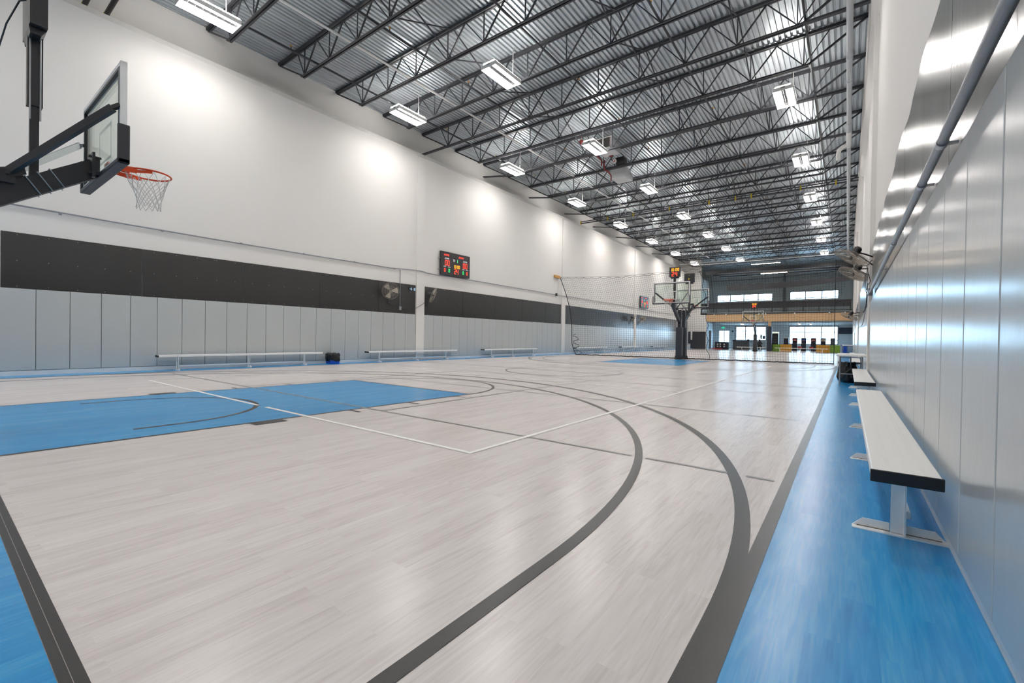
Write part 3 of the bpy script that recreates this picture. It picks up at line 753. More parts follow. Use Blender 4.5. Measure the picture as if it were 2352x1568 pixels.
# ------------------------------------------------------------------ bins and bags, tables
def make_bin(x, y, label, w=.30):
    t = thing('waste_bin', label, 'bin', (x, y, 0))
    b = MB(); b.prism([(-w*.5,-w*.42,0),(w*.5,-w*.42,0),(w*.5,w*.42,0),(-w*.5,w*.42,0)], (0,0,.30)); b.build('tub', 'bin', t, bevel=.02)
    rnd = random.Random(5); n0 = 26; b = MB()
    lev = [(.335, .30), (.36, .50), (.33, .60), (.24, .61), (.15, .585), (.10, .56)]
    for z, r in lev:
        for j in range(n0):
            a = 2*PI*j/n0; k = r*w*(1+.08*rnd.uniform(-1, 1)); ca, sa = math.cos(a), math.sin(a)
            q = 1/max(abs(ca), abs(sa))**.6
            b.v.append((k*ca*q, k*sa*q*.9, z+(.05*rnd.uniform(-1, 1) if z < .2 else .02*rnd.uniform(-1, 1))))
    for i in range(len(lev)-1):
        for j in range(n0): b.f.append((i*n0+j, i*n0+(j+1) % n0, (i+1)*n0+(j+1) % n0, (i+1)*n0+j)); b.m.append(0)
    b.f.append(tuple(range(n0))); b.m.append(0)
    b.build('bin_bag', 'bag', t, smooth=False)
    return t
bn = make_bin(-14.08, 8.52, 'small blue bin lined with a crumpled black bag beside the left bench', .36)
rnd = random.Random(8); b = MB(); n0 = 28
lev = [(0, .13), (.03, .19), (.12, .21), (.24, .2), (.36, .19), (.44, .17), (.5, .19), (.47, .05)]
for z, r in lev:
    for j in range(n0):
        a = 2*PI*j/n0; k = r*(1+.10*rnd.uniform(-1, 1)); b.v.append((.02+k*math.cos(a), 14.05+k*1.2*math.sin(a), z+(.02*rnd.uniform(0, 1) if z else 0)))
for i in range(len(lev)-1):
    for j in range(n0): b.f.append((i*n0+j, i*n0+(j+1) % n0, (i+1)*n0+(j+1) % n0, (i+1)*n0+j)); b.m.append(0)
b.f.append(tuple(reversed(range(n0)))); b.m.append(0); b.f.append(tuple(range((len(lev)-1)*n0, len(lev)*n0))); b.m.append(0)
tag(b.build('rubbish_bag', 'bag'), 'bulging black rubbish bag on the floor under the white folding table', 'bag')
def make_table(x0, x1, y0, y1, z, label):
    t = thing('folding_table', label, 'table', ((x0+x1)/2, y0, 0)); hw = (x1-x0)/2; L = y1-y0
    MB().box(-hw, hw, 0, L, z-.045, z).build('tabletop', 'whitemetal', t, bevel=.012)
    for yy, d in ((.12, 1), (L-.12, -1)):
        for s in (-1, 1): MB().tube([(s*(hw-.07), yy, 0), (s*(hw-.07), yy, z-.045)], .013, 8).build('leg', 'conduit', t)
        b = MB(); b.tube([(-hw+.07, yy, .26), (hw-.07, yy, .26)], .011, 6); b.tube([(-hw+.07, yy, z-.07), (hw-.07, yy, z-.07)], .011, 6); b.build('leg_stretcher', 'conduit', t)
        b = MB(); b.tube([(0, yy+d*.45, z-.05), (0, yy+d*.2, .38)], .009, 6); b.tube([(0, yy+d*.2, .38), (-hw*.5, yy, .26)], .009, 6); b.tube([(0, yy+d*.2, .38), (hw*.5, yy, .26)], .009, 6); b.build('folding_brace', 'black', t)
    return t
make_table(-.20, .36, 13.0, 14.75, .72, 'white folding table with grey legs against the right wall')
make_table(-.27, .33, 34, 35.6, .85, 'far white table against the right wall, before the blue bin')

# ------------------------------------------------------------------ wall fans
def make_fan(mount, head, nrm, label, R=.32, cordpts=None):
    t = thing('wall_fan', label, 'fan', mount, 0, 'wall-mounted fans'); m = Vector(mount); c = Vector(head)-m; n = Vector(nrm).normalized()
    u = n.cross(Vector((0,0,1))).normalized(); v = u.cross(n).normalized()
    P = lambda a, r, d: c+(u*math.cos(a)+v*math.sin(a))*r+n*d
    g = MB(); K = 36
    for d, rr in ((0, R), (.035, R*.99), (-.035, R*.99), (.07, R*.62), (.075, R*.35), (-.06, R*.6)): g.tube([P(2*PI*i/28, rr, d) for i in range(28)], .0035 if d else .006, 4, closed=True)
    for i in range(K):
        a = 2*PI*i/K
        g.tube([P(a, .06, .08), P(a, R*.6, .07), P(a, R, .02), P(a, R, -.02), P(a, R*.6, -.06), P(a, .08, -.08)], .0022, 4, caps=False)
    g.lathe(c+n*.075, n, [(0, .06), (.012, .05)], 14)
    g.build('guard', 'fanguard', t)
    for i in range(3):
        a0 = 2*PI*i/3+.5; b = MB(); A = []; 
        for k in range(6):
            a = a0+k*.16; A.append((P(a, .055, -.02+.008*k), P(a, R*.88, -.03+.012*k)))
        for k in range(5): b.poly([A[k][0], A[k][1], A[k+1][1], A[k+1][0]])
        o = b.build('blade', 'fanblade', t); so = o.modifiers.new('s', 'SOLIDIFY'); so.thickness = .004
    b = MB(); b.lathe(c-n*.05, -n, [(0, .05), (.02, .075), (.16, .075), (.19, .05)], 16); b.lathe(c-n*.05, n, [(0, .03), (.1, .03)], 10); b.build('motor', 'black', t, smooth=True)
    b = MB(); back = c-n*.13; s = 1 if mount[0] < -5 else -1
    b.tube([back, (back.x*.5, back.y*.6, back.z*.55), (0, 0, 0)], .016, 8); b.tube([back+Vector((0,0,-.03)), (s*.02, 0, -.16)], .012, 6)
    b.box(min(0, s*.012), max(0, s*.012), -.035, .035, -.2, .06); b.build('bracket', 'black', t)
    if cordpts: MB().tube([Vector(p)-m for p in cordpts], .007, 6).build('cord', 'black', t)
    return t
XP = XL+.014
make_fan((XP, 11.0, 2.42), (-14.02, 10.85, 2.70), (.72, -.5, -.28), 'fan left of the first pilaster, its face turned to the camera', cordpts=[(XP+.03, 10.95, 2.33), (XP+.02, 11.15, 2.22), (XP+.02, 11.4, 2.14), (XP+.05, 11.6, 2.12)])
make_fan((XP, 13.05, 2.40), (-14.02, 13.05, 2.72), (.68, .60, -.38), 'fan right of the first pilaster, seen edge-on', cordpts=[(XP+.15, 13.0, 2.6), (XP+.10, 12.88, 2.44), (XL+.08, 12.75, 2.32), (XL+.08, 12.5, 2.2), (XL+.08, 12.42, 2.15), (XP+.03, 12.2, 2.11), (XP+.03, 11.8, 2.10), (XP+.05, 11.62, 2.12)])
make_fan((XP, 35.2, 2.42), (-14.0, 35.1, 2.72), (.7, .45, -.4), 'fan beyond the divider net, left of the third pilaster')
make_fan((XP, 37.1, 2.42), (-14.0, 37.2, 2.70), (.72, -.5, -.4), 'fan beyond the divider net, right of the third pilaster')
make_fan((XR-.02, 12.05, 2.80), (.045, 11.85, 2.80), (-.5, -.12, -.86), 'nearest fan on the right wall, the upper of the overlapping pair', .34, [(XR-.05, 12.05, 2.75), (.30, 12.0, 2.62), (.33, 12.0, 2.45), (.37, 12.1, 2.3), (.34, 12.2, 2.25)])
make_fan((XR-.02, 13.25, 2.72), (.095, 13.25, 2.62), (-.45, -.15, -.88), 'second fan on the right wall, the lower of the overlapping pair', .32, [(.3, 13.2, 2.6), (.31, 13.1, 2.2), (.35, 12.95, 2.1), (.33, 12.9, 1.8)])
make_fan((XR-.02, 24.2, 2.30), (.04, 24.0, 2.12), (-.45, -.1, -.85), 'small-looking third fan on the right wall, beyond the net post', .33)

# ------------------------------------------------------------------ wall services
t = thing('wall_conduit', 'thin grey cable run high along the left wall', 'conduit', (0,0,0))
MB().tube([(XL+.03, y, z) for y, z in ((.62,3.69),(1.2,3.69),(4.9,3.645),(8,3.64),(11.15,3.65),(11.9,3.70))]+[(XL+.085, 12.5, 3.72), (XL+.085, 12.8, 3.71)]+[(XL+.03, y, z) for y, z in ((13.0,3.69),(13.5,3.67),(14.6,3.69),(15.5,3.695),(18,3.683),(22.3,3.67),(23.65,3.656))]+[(XL+.085, 24.3, 3.64), (XL+.085, 24.7, 3.645)]+[(XL+.03, y, z) for y, z in ((25,3.67),(33.5,3.69),(36,3.64))]+[(XL+.085, 36.2, 3.62), (XL+.085, 36.6, 3.62), (XL+.03, 37, 3.61), (XL+.03, 46.6, 3.6), (XL+.03, 51.8, 3.7)], .017, 8).build('cable', 'conduit', t, smooth=True)
for y in (1.9, 3.8, 5.7, 7.6, 9.5, 11.3): MB().lathe((XL+.03, y, 3.65), (0,1,0), [(0, .026), (.05, .026)], 8).build('clip', 'conduit', t)
t = thing('outlet_drop', 'thin vertical grey conduit ending in an outlet box beside the left fan', 'conduit', (XL+.02, 11.6, 0))
MB().tube([(.01, 0, 2.16), (.01, 0, 3.64)], .014, 8).build('conduit_pipe', 'conduit', t); MB().box(-.005, .05, -.05, .05, 2.03, 2.17).build('outlet_box', 'chrome', t, bevel=.008)
t = thing('wall_clock', 'small black digital clock on the black panel left of the first pilaster', 'clock', (0,0,0))
MB().box(XP, XP+.03, 12.06, 12.38, 2.85, 2.99).build('housing', 'board', t)
digits('-5 13', 12.23, 2.92, .045, .09, .014, 'clock_digits', 'led_blue', t, lambda u, v: (XP+.031, u, v))
t = thing('right_conduit', 'thick glossy grey conduit along the right wall above the pads', 'conduit', (XR-.095, 0, 1.945)); t.name = 'wall_conduit'
MB().tube([(0, -2, 0), (0, 11.25, .06)], .0215, 14).build('conduit_pipe', 'conduit', t, smooth=True)
for y in (.9, 2.92, 3.65, 5.7, 7.7, 9.7): MB().lathe((0, y, .06*y/11.25), (0,1,0), [(0, .0235), (.01, .0245), (.04, .0245), (.05, .0235)], 12).build('coupling', 'chrome', t, smooth=True)
for y in (.93, 2.95, 3.68, 7.73): MB().box(.0, .06, y, y+.02, -.006+.06*y/11.25, .006+.06*y/11.25).build('strap', 'chrome', t)
t = thing('junction_box', 'grey junction box at the end of the right wall conduit', 'box', (0,0,0))
MB().box(XR-.13, XR-.055, 11.25, 11.42, 1.93, 2.08).build('box_body', 'conduit', t, bevel=.008)
MB().tube([(XR-.09, 11.42, 2.02), (.3, 11.9, 2.1), (.33, 12.3, 2.28), (.33, 12.5, 2.2), (.32, 12.6, 1.85), (.3, 12.7, 1.72), (.27, 12.72, 1.68)], .009, 6).build('cord', 'black', t)
tag(MB().tube([(.335, 12.9, 1.9), (.32, 14.5, 1.55), (.33, 16.5, 1.5), (.335, 24.2, 1.62)], .012, 6).build('cable', 'conduit'), 'thin grey cable sagging along the right wall past the fans', 'cable')
t = thing('security_camera', 'small white dome camera with dark bracket by the second pilaster', 'camera', (XL+.02, 23.6, 3.55))
MB().box(0, .1, -.09, .0, .03, .2).build('bracket', 'black', t); MB().lathe((.09, .08, -.04), (0,0,-1), [(0, .06), (.05, .06), (.09, .03)], 12).build('dome', 'whitemetal', t, smooth=True)
tag(MB().tube([(XL+.06, 23.65, 4.68), (XL+.1, 23.7, 4.3), (XL+.09, 23.62, 3.9), (XL+.05, 23.6, 3.72)], .006, 5).build('cord', 'conduit'), 'thin cord hanging from the wood block to the dome camera', 'cord')
tag(MB().box(XL, XL+.12, 23.3, 23.92, 4.70, 4.85).build('wood_block', 'lumber', bevel=.005), 'short tan wood block holding the divider net high on the left wall', 'block')

# ------------------------------------------------------------------ scoreboards
def make_board(y0, label):
    t = thing('scoreboard', label, 'scoreboard', (0, y0, 0), 0, 'wall scoreboards'); X = XL+.13; Wd, Ht, zt = 1.86, 1.03, 4.75
    b = MB(); b.box(XL+.05, X, 0, Wd, zt-Ht, zt); b.box(X, X+.006, 0, Wd, zt-.015, zt); b.box(X, X+.006, 0, Wd, zt-Ht, zt-Ht+.015); b.box(X, X+.006, 0, .015, zt-Ht, zt); b.box(X, X+.006, Wd-.015, Wd, zt-Ht, zt)
    b.build('cabinet', 'board', t)
    b = MB()
    for z in (zt-.32, zt-.8): b.bar((XL, -.08, z), (XL+.12, .03, z), .012, .02); b.bar((XL, -.08, z), (XL+.02, .1, z), .012, .02)
    b.build('wall_bracket', 'chrome', t)
    xf = lambda u, v: (X+.002, u, v); U = lambda u: Wd*u; V = lambda v: zt-Ht*v
    def tx(s, u, v, size, m, nm='lettering', sx=1):
        R = Matrix(((0,0,1,X+.002),(sx,0,0,U(u)),(0,1,0,V(v)),(0,0,0,1))); text(s, size, nm, m, t, R)
    tx('HOME', .185, .14, .125, 'led_red', sx=.95); tx('AWAY', .69, .14, .125, 'led_red', sx=.95)
    tx('SCORE', .20, .285, .085, 'led_white'); tx('SCORE', .83, .285, .085, 'led_white')
    tx('PERI', .44, .295, .06, 'led_white'); tx('OD', .44, .35, .06, 'led_white')
    tx('FOUL', .13, .635, .06, 'led_white'); tx('FOUL', .90, .635, .06, 'led_white'); tx('T-OUT', .275, .64, .055, 'led_white'); tx('T-OUT', .765, .64, .055, 'led_white')
    D = lambda s, u, v, w, h, tk, m, nm: digits(s, U(u), V(v), w, h, tk, nm, m, t, xf, .28)
    D('00', .21, .47, .125, .235, .024, 'led_red', 'home_score'); D('00', .83, .47, .125, .235, .024, 'led_red', 'away_score')
    D('1', .55, .325, .05, .13, .026, 'led_green', 'period_digit'); D('10:00', .53, .575, .075, .145, .016, 'led_amber', 'clock_digits'); D('24', .52, .79, .115, .22, .022, 'led_red', 'shot_digits')
    for u, m in ((.13, 'led_red'), (.275, 'led_green'), (.765, 'led_green'), (.90, 'led_red')): D('0', u, .79, .085, .145, .018, m, 'counter_digit')
    return t
s0 = make_board(13.73, 'black electronic scoreboard on the left wall before the divider net')
dup(s0, (0, 37.35, 0), label='second electronic scoreboard on the left wall, seen through the divider net')

# ------------------------------------------------------------------ gas heaters
def make_heater(label, loc, rz=0, brand=True):
    t = thing('unit_heater', label, 'heater', loc, rz, 'ceiling gas heaters')
    W, D, H = .78, .95, .52
    b = MB(); b.prism([(W,0,0),(W,0,H),(W,.22,H),(W,D,H*.55),(W,D,0)], (-W,0,0)); b.build('casing', 'heat', t, bevel=.01)
    b = MB()
    if brand: MB().box(.05, W-.10, -.006, .0, .05, H-.05).build('outlet', 'heatdark', t)
    for i in range(8 if brand else 0): z = .08+i*.05; b.prism([(.06,-.01,z),(.06,-.04,z-.02),(.06,-.038,z-.024),(.06,-.008,z-.004)], (W-.17,0,0))
    if brand: b.build('louvre', 'heatdark', t)
    b = MB()
    for i in range(14): y = .08+i*.058; b.box(.04, W-.04, y, y+.025, -.012, 0)
    b.build('ribbed_pan', 'whitemetal', t)
    if brand: text('REZNOR', .095, 'lettering', 'redpipe', t, Matrix(((0,-1,0,W-.055),(0,0,-1,-.012),(-1,0,0,H*.5),(0,0,0,1))) @ Matrix.Rotation(0, 4, 'Z'))
    b = MB()
    for x in (.06, W-.06):
        for y in (.1, D-.15): b.tube([(x,y,H*.5),(x,y,H+.55)], .008, 6)
    b.build('hanger_rod', 'chrome', t)
    return t
make_heater('white gas heater hung among the joists, behind the middle row light', (-9.27, 18.4, 9.49))
t2 = make_heater('second white heater with a ribbed underside, farther and lower than the first one', (-9.55, 20.6, 8.95), 0, False)
t = thing('gas_train', 'dark red gas pipes and burner box hung below the white ceiling heater', 'pipes', (-9.3, 19.6, 9.1))
b = MB(); b.tube([(-.1,-.9,.35),(-.05,-.4,.25),(-.05,-.4,.0)], .035, 8); b.tube([(0,-.2,.3),(0,-.2,-.12),(.12,0,-.2),(.12,.3,-.3)], .035, 8); b.tube([(.12,.3,-.3),(.12,.3,-.55)], .03, 8); b.tube([(.3,-.35,.38),(.5,-.35,.36)], .04, 8)
b.build('gas_pipe', 'redpipe', t, smooth=True)
MB().tube([(-.02,-.2,.1),(.35,-.4,.34)], .02, 6).build('flex_hose', 'conduit', t)
MB().box(.48, .86, .0, .4, .06, .38).build('burner_box', 'black', t)
b = MB(); b.lathe((.42,.0,.22), (0,-1,0), [(0, .105), (.02, .105)], 20); d = b.build('round_badge', 'whitemetal', t)
b = MB(); b.prism([(.36,-.025,.2),(.42,-.025,.25),(.49,-.025,.27),(.44,-.025,.21),(.37,-.025,.17)], (0,-.006,0)); b.build('badge_mark', 'red', d)
tag(MB().tube([(-9.55, 17.55, 9.7), (-9.55, 17.55, 10.03)], .01, 5).lathe((-9.55, 17.5, 9.66), (0,1,0), [(0,.05),(.03,.10),(.09,.10),(.1,.08)], 16).build('fan_hub', 'redpipe', smooth=True), 'small dark red round fitting left of the middle row light by the heater', 'fitting')

# ------------------------------------------------------------------ divider net across the hall
def net_pt(s, z):
    kn = [(0, -13.1), (.65, -13.35), (1.67, -13.37), (2.68, -13.5), (3.72, -13.84), (4.8, -14.27)]; xl = kn[-1][1]
    for (a, xa), (c, xc) in zip(kn, kn[1:]):
        if a <= z <= c: xl = xa+(xc-xa)*(z-a)/(c-a); break
    xr = -.47
    x = xl+(xr-xl)*s
    y = 23.86+(24.74-23.86)*(x+13.3)/12.85+.03*math.sin(x*2.1+z)+.02*math.sin(x*5.3)
    return (x, y, z)
def ztop(s): return 4.74-.20*math.sin(PI*min(1, s*1.6))*1.0+.10*s-.09*abs(math.sin(s*27*PI))
NC, NR = 118, 38
t = thing('divider_net', 'dark square-mesh divider net hanging across the hall between the courts', 'net', (0,0,0))
b = MB()
def npt(i, j):
    s = i/NC; z = .02+(ztop(s)-.02)*j/NR; return net_pt(s, z)
for i in range(NC+1): b.tube([npt(i, j) for j in range(NR+1)], .0038, 3, caps=False)
for j in range(NR+1): b.tube([npt(i, j) for i in range(NC+1)], .0038, 3, caps=False)
for i in range(1, 8):
    x = -.47+.11*i; z0 = 2.3+2.2*(i/7)**.8; b.tube([(x, 24.745+.005*i, z0), (x, 24.745+.005*i, 4.72)], .0038, 3, caps=False)
for j in range(20):
    z = 2.4+.12*j; x1 = -.47+.77*min(1, ((z-2.3)/2.2))**1.25; b.tube([(-.47, 24.74, z), (x1, 24.78, z+.01)], .0038, 3, caps=False)
b.build('netting', 'netcord', t)
MB().tube([(-.47, 24.74, 4.66), (0, 24.76, 4.68), (XR-.085, 24.6, 4.78)], .009, 5).build('top_rope', 'netcord', t)
MB().tube([npt(i, NR) for i in range(NC+1)], .010, 5).build('top_rope', 'netcord', t)
MB().tube([net_pt(i/60, 4.76-.2*math.sin(PI*min(1, i/60*1.6))+.1*i/60) for i in range(61)], .007, 5).build('hanging_wire', 'netcord', t)
rr = random.Random(3)
MB().tube([(lambda p: (p[0], p[1]+rr.uniform(-.03,.03), .03+rr.uniform(-.012,.012)))(net_pt(i/150, .03)) for i in range(151)], .028, 6).build('bottom_rope', 'netcord', t)
for s in (0, 1): MB().tube([net_pt(s, z/10) for z in range(0, 48)], .022 if s == 0 else .016, 6).build('side_rope', 'netcord', t)
MB().tube([net_pt(.588+.004*math.sin(z), z/8) for z in range(0, 38)], .012, 5).build('side_rope', 'netcord', t)
MB().tube([net_pt(.02+.016*math.sin(z*1.7), .05+z/9) for z in range(0, 12)], .018, 5).build('side_rope', 'netcord', t)

# ------------------------------------------------------------------ mezzanine railing, rolled curtain
t = thing('mezzanine_railing', 'long black balustrade along the mezzanine edge', 'railing', (0, YF-.0, 3.98))
for z, h in ((1.0, .06), (.08, .05)): MB().box(-13.0, XR-.15, .0, .05, z, z+h).build('rail', 'black', t)
for x in (-12.95, -11.44, -10.16, -8.79, -7.5, -6.17, -4.87, -3.5, -2.23, -1.0, .2): MB().box(x-.035, x+.035, -.01, .06, 0, 1.05).build('post', 'black', t)
b = MB(); x = -12.9
while x < .2: b.box(x, x+.022, .015, .037, .1, 1.02); x += .11
b.build('balusters', 'black', t)['kind'] = 'stuff'
MB().box(-12.95, .2, .12, .14, .42, 1.0).build('shade_sheet', 'fabric', t)  # added dark sheet, stands in for the shaded back wall seen through the rails
b = MB(); N = 40
for i in range(N):
    x0 = -10.36+3.4*i/N; x1 = -10.36+3.4*(i+1)/N; b.box(x0, x1, -.08+.03*math.sin(i), .08+.03*math.sin(i*1.3), 6.33, 6.93-.03*math.sin(i*.7))
b.bar((-10.2,.05,6.9),(-10.2,.1,8.25),.02).bar((-7.1,.05,6.9),(-7.1,.1,8.25),.02)
tag(b.build('rolled_curtain', 'fabric'), 'short thick rolled dark curtain hung before the upper left windows', 'curtain').location = (0, 51.86, 0)
b = MB(); 
for i in range(60):
    x0 = -6.9+7.0*i/60; x1 = -6.9+7.0*(i+1)/60; q = i/60; b.box(x0, x1, -.06+.02*math.sin(i), .07+.03*math.sin(i*1.3), 6.35+.45*q**2, 6.88+.35*q**1.5-.02*math.sin(i*.9))
b.bar((-6.8,.05,6.85),(-6.8,.1,8.25),.02).bar((-.2,.05,7.1),(-.2,.1,8.25),.02)
tag(b.build('rolled_curtain', 'fabric'), 'long rolled dark curtain rising to the right wall before the upper windows', 'curtain').location = (0, 51.86, 0)
tag(MB().tube([(-12.1+12.2*i/30, 51.0, 7.45+.35*(i/30)**1.5-.12*math.sin(PI*i/30)) for i in range(31)], .03, 6).build('rope', 'netcord'), 'dark sagging rope strung above the rolled curtains', 'rope').location = (0, .97, 0)
b = MB()
for i in range(60): x = -12.0+12.1*i/59; b.tube([(x, 50.98, 6.9+.3*(i/59)), (x, 50.98, 7.38+.35*(i/59)**1.5-.12*math.sin(PI*i/59))], .007, 3, caps=False)
for k in range(4): b.tube([(-12.0+12.1*i/20, 50.98, 6.98+.12*k+.28*(i/20)-.05*math.sin(PI*i/20)) for i in range(21)], .007, 3, caps=False)
for x in (-11.5, -8, -4, -.5): b.tube([(x, 50.98, 7.3), (x, 50.98, 8.3)], .01, 4)
tag(b.build('gathered_net', 'netcord'), 'gathered dark netting hanging above the rolled curtains', 'net').location = (0, .97, 0)
tag(MB().tube([(-12.05, 51.95, 8.2), (-11.85, 51.97, 6.4), (-11.75, 51.98, 5.2), (-11.7, 51.98, 4.0)], .03, 6).build('rope', 'netcord'), 'dark rope hanging down at the left end of the mezzanine', 'rope')

# ------------------------------------------------------------------ lobby
t = thing('lobby_column', 'tan column with a tall dark pad in the middle of the lobby opening', 'column', (-6.35, YF+.15, 0))
MB().box(-.12, .12, -.1, .12, 0, 3.04).build('shaft', 'tan', t); MB().box(-.21, .21, -.22, .2, 0, 2.52).build('column_pad', 'navy', t, bevel=.03)
def soft(x0, x1, m, lab): tag(MB().box(x0, x1, 52.4, 52.62, 0, .71).build('soft_barrier', m, bevel=.03), lab, 'barrier', 'green and amber soft barriers')
soft(-6.1, -5.43, 'green', 'green soft barrier right of the padded column'); soft(-5.42, -4.43, 'yellow', 'amber soft barrier, the left one of the two')
soft(-2.43, -1.31, 'yellow', 'amber soft barrier, the right one of the two'); soft(-1.3, -.53, 'green', 'green soft barrier at the right end of the lobby')
SX = [(-5.58,-5.13),(-4.78,-4.32),(-3.96,-3.53),(-3.09,-2.65),(-2.23,-1.8),(-1.41,-1.01)]
for i, (a, c) in enumerate(SX):
    t = thing('display_stand', ['dark stand with white header, leftmost of six before the windows', 'dark stand with a red and white panel, left of the blue one', 'dark stand with a blue and orange panel among the six', 'dark stand with a large red panel, fourth of six', 'dark stand with a white and orange panel, fifth of six', 'plain grey stand, rightmost of six before the windows'][i], 'stand', ((a+c)/2, 57, 0), 0, 'display stands before the lobby windows')
    w = (c-a)/2
    b = MB(); b.prism([(-w,0,0),(-w,0,.75),(-w,.12,.85),(-w,.12,1.44),(-w,.45,1.44),(-w,.45,0)], (2*w,0,0)); b.build('cabinet', 'navy' if i < 5 else 'counter', t)
    MB().box(-w+.02, w-.02, .10, .125, 1.36, 1.43).build('header', 'whitemetal', t)
    if i in (1, 2, 3, 4):
        MB().box(-w+.05, w-.05, .10, .125, 1.08, 1.28).build('panel', ['', 'red', 'bin', 'red', 'whitemetal'][i], t); MB().box(-w*.5, w*.4, .09, .10, 1.12, 1.2).build('panel_mark', ['', 'whitemetal', 'yellow', 'whitemetal', 'yellow'][i], t)
for i, x in enumerate((-3.95, -2.95)):
    t = thing('stool', 'small red stool between the dark stands, ' + ('left one' if i == 0 else 'right one'), 'stool', (x, 55.2, 0), 0, 'red stools')
    MB().box(-.17, .17, -.15, .15, .30, .52).build('seat', 'red', t, bevel=.03)
    for sx in (-1, 1):
        for sy in (-1, 1): MB().tube([(sx*.14, sy*.12, 0), (sx*.12, sy*.1, .3)], .014, 6).build('leg', 'black', t)
t = thing('reception_desk', 'long grey panelled reception desk before the lobby window', 'desk', (-9.65, 56, 0))
MB().box(-.82, .82, 0, .6, 0, .94).build('desk_body', 'counter', t); MB().box(-.88, .88, -.05, .65, .94, 1.0).build('desk_top', 'navy', t)
b = MB()
for i in range(26): b.box(-.8+i*.064, -.79+i*.064, -.006, 0, .04, .9)
b.build('panel_ribs', 'navy', t)
for i, (x, y, z, w, h, lab) in enumerate([(-10.35, 56.1, 1.0, .34, .12, 'dark cash register on the left end of the reception desk'), (-8.95, 56.3, 1.0, .22, .2, 'small dark monitor at the right of the reception desk')]):
    tag(MB().box(x-w/2, x+w/2, y, y+.1, z, z+h).build('register' if i == 0 else 'monitor', 'navy', bevel=.01), lab, 'machine')
t = thing('merchandise_case', 'low dark case with white-marked fronts left of the reception desk', 'cabinet', (-11.55, 55.4, 0))
MB().box(-.7, .7, 0, .5, 0, .86).build('case_body', 'navy', t)
for x in (-.4, -.12, .3):
    for z in (.25, .5): MB().box(x-.08, x+.08, -.012, 0, z, z+.16).build('front_sticker', 'whitemetal', t)
t = thing('equipment_rack', 'tall thin-framed rack on a red base by the lobby side wall', 'rack', (-12.15, 54, 0))
MB().box(-.1, .95, -.2, .3, .05, .13).build('base', 'red', t)
b = MB(); b.tube([(-.55,0,.1),(-.6,0,1.7),(-.45,0,1.95),(.3,0,1.98)], .018, 6); b.tube([(.0,0,.1),(.0,0,1.3)], .015, 6); b.tube([(.75,0,.1),(.75,0,1.9)], .02, 6); b.tube([(.0,.2,.1),(.0,.2,1.3),(.75,.2,1.3)], .015, 6); b.build('frame', 'chrome', t)
b = MB()
for i in range(8): b.tube([(-.0,.0,.2+i*.14),(.75,.0,.2+i*.14)], .006, 4)
b.build('shelf_wires', 'black', t)
tag(MB().box(-12.4, -12.18, 53.2, 53.35, .05, 2.1).build('wall_strip', 'counter'), 'narrow tall grey board standing by the left lobby jamb', 'board')
t = thing('drinks_fridge', 'dark upright drinks fridge with a lit white header', 'fridge', (-6.52, 58, 0))
b = MB(); b.box(-.33, .33, 0, .6, 0, 1.9); b.build('fridge_body', 'black', t); MB().box(-.33, .33, -.02, .5, 1.9, 2.07).build('header', 'screen', t)
for i in range(5): MB().box(-.26, .2, -.01, 0, .3+i*.3, .33+i*.3).build('shelf', 'counter', t)
t = thing('exit_sign', 'small green running-man exit sign above the lobby door', 'sign', (-12.75, YB-.06, 2.55))
MB().box(-.18, .18, 0, .062, 0, .2).build('sign_box', 'exit', t)
t = thing('notice_board', 'pale notice panel on the wall between door and lobby window', 'board', (-11.62, YB-.08, 0))
MB().box(-.26, .26, 0, .05, 1.0, 3.0).build('panel', 'wallpale', t); MB().box(-.1, .1, -.01, 0, 2.1, 2.32).build('dark_notice', 'navy', t)
t = thing('waste_bin', 'blue bin against the right wall at the far court end', 'bin', (-.18, 52.8, 0))
MB().box(-.18, .18, -.2, .2, 0, .68).build('tub', 'bin', t, bevel=.02); MB().box(-.3, .2, -.25, .25, .68, .78).build('lid', 'bin', t, bevel=.02)
for i, (x, z, w, h) in enumerate(((-8.25, 1.25, .12, .55), (-7.95, 1.25, .22, .4), (-7.45, 1.3, .22, .42))):
    t = thing('wall_screen', 'dark rectangular screen in the lobby window behind the person, %s from the left' % ordw(i+1), 'screen', (x, 60.5, 0), 0, 'screens behind the person')
    MB().box(-w/2-.02, w/2+.02, 0, .06, z, z+h).build('casing', 'navy', t); MB().box(-.01, .01, .02, .05, 0, z).build('stand', 'navy', t)
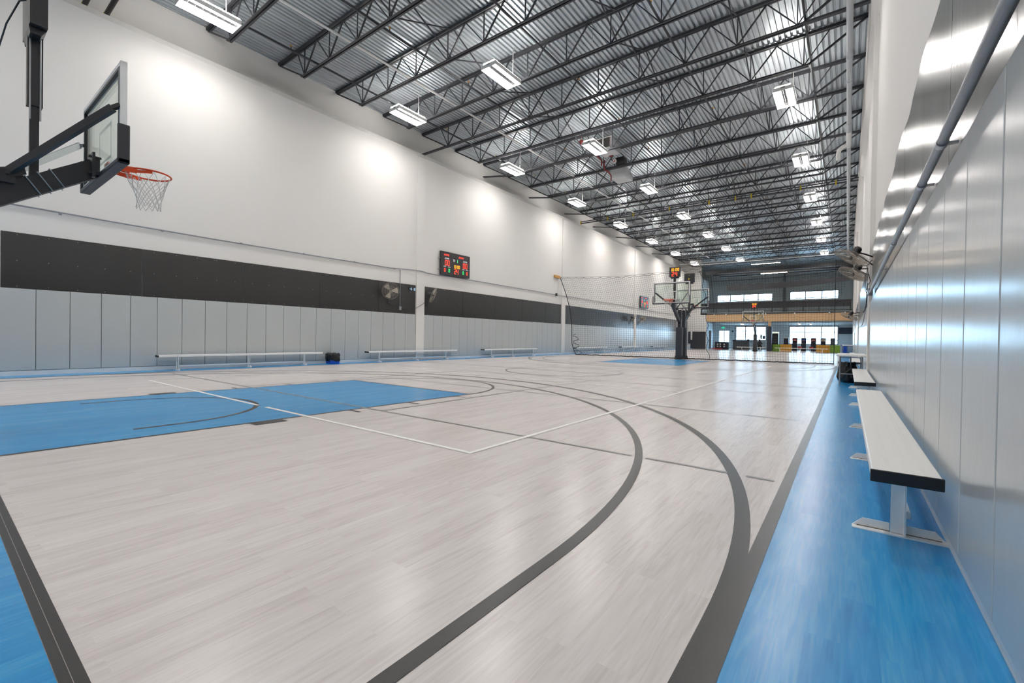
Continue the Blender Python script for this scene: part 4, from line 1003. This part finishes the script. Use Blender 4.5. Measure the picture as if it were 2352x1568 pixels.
# office chair
t = thing('office_chair', 'black office chair under the seated person', 'chair', (-7.7, 55.5, 0))
b = MB(); b.tube([(0,0,.06),(0,0,.4)], .025, 8); b.build('column', 'black', t)
for i in range(5): a = 2*PI*i/5; MB().bar((0,0,.07),(.27*math.cos(a),.27*math.sin(a),.04),.03).build('leg', 'black', t)
MB().box(-.22,.22,-.2,.22,.4,.46).build('seat', 'black', t, bevel=.02); MB().box(-.2,.2,-.28,-.24,.52,.92).build('backrest', 'black', t, bevel=.02)
# person, seated, seen from behind
def person():
    V = [(0,0,.52),(0,.0,.66),(0,.02,.82),(0,.03,.92),(0,.04,1.0),(0,.05,1.1),(.16,.02,.9),(.24,.10,.70),(.18,.30,.64),(-.16,.02,.9),(-.24,.10,.70),(-.18,.30,.64),(.1,.02,.51),(.13,.36,.50),(.13,.38,.1),(.13,.48,.05),(-.1,.02,.51),(-.13,.36,.50),(-.13,.38,.1),(-.13,.48,.05)]
    E = [(0,1),(1,2),(2,3),(3,4),(4,5),(3,6),(6,7),(7,8),(3,9),(9,10),(10,11),(0,12),(12,13),(13,14),(14,15),(0,16),(16,17),(17,18),(18,19)]
    R = [.15,.15,.16,.10,.055,.09,.075,.055,.04,.075,.055,.04,.10,.08,.05,.04,.10,.08,.05,.04]
    me = bpy.data.meshes.new('person'); me.from_pydata(V, E, []); me.materials.append(M['cloth'])
    o = bpy.data.objects.new('person', me); C.objects.link(o); o.location = (-7.7, 55.5, 0)
    o.modifiers.new('skin', 'SKIN'); 
    for i, r in enumerate(R): me.skin_vertices[0].data[i].radius = (r, r*.8)
    me.skin_vertices[0].data[0].use_root = True
    s = o.modifiers.new('sub', 'SUBSURF'); s.levels = 1; s.render_levels = 1
    tag(o, 'person in dark clothes seated at the lobby desk, back to the court', 'person')
    MB().lathe((0,.05,1.04), (0,0,1), [(0,.06),(.04,.088),(.1,.092),(.15,.07),(.17,.02)], 14).build('hair', 'hair', o, smooth=True)
    for s2 in (-1, 1): MB().lathe((s2*.18,.30,.62), (0,1,.1), [(0,.025),(.05,.035),(.1,.02)], 8).build('hand', 'skin', o, smooth=True)
person()
t = thing('work_table', 'white work table in front of the seated person', 'table', (-7.7, 56.05, 0))
MB().box(-.8,.8,0,.55,.66,.70).build('tabletop', 'whitemetal', t)
for sx in (-1,1):
    for sy in (0,1): MB().box(sx*.74-.02, sx*.74+.02, .05+sy*.42, .09+sy*.42, 0, .66).build('leg', 'conduit', t)
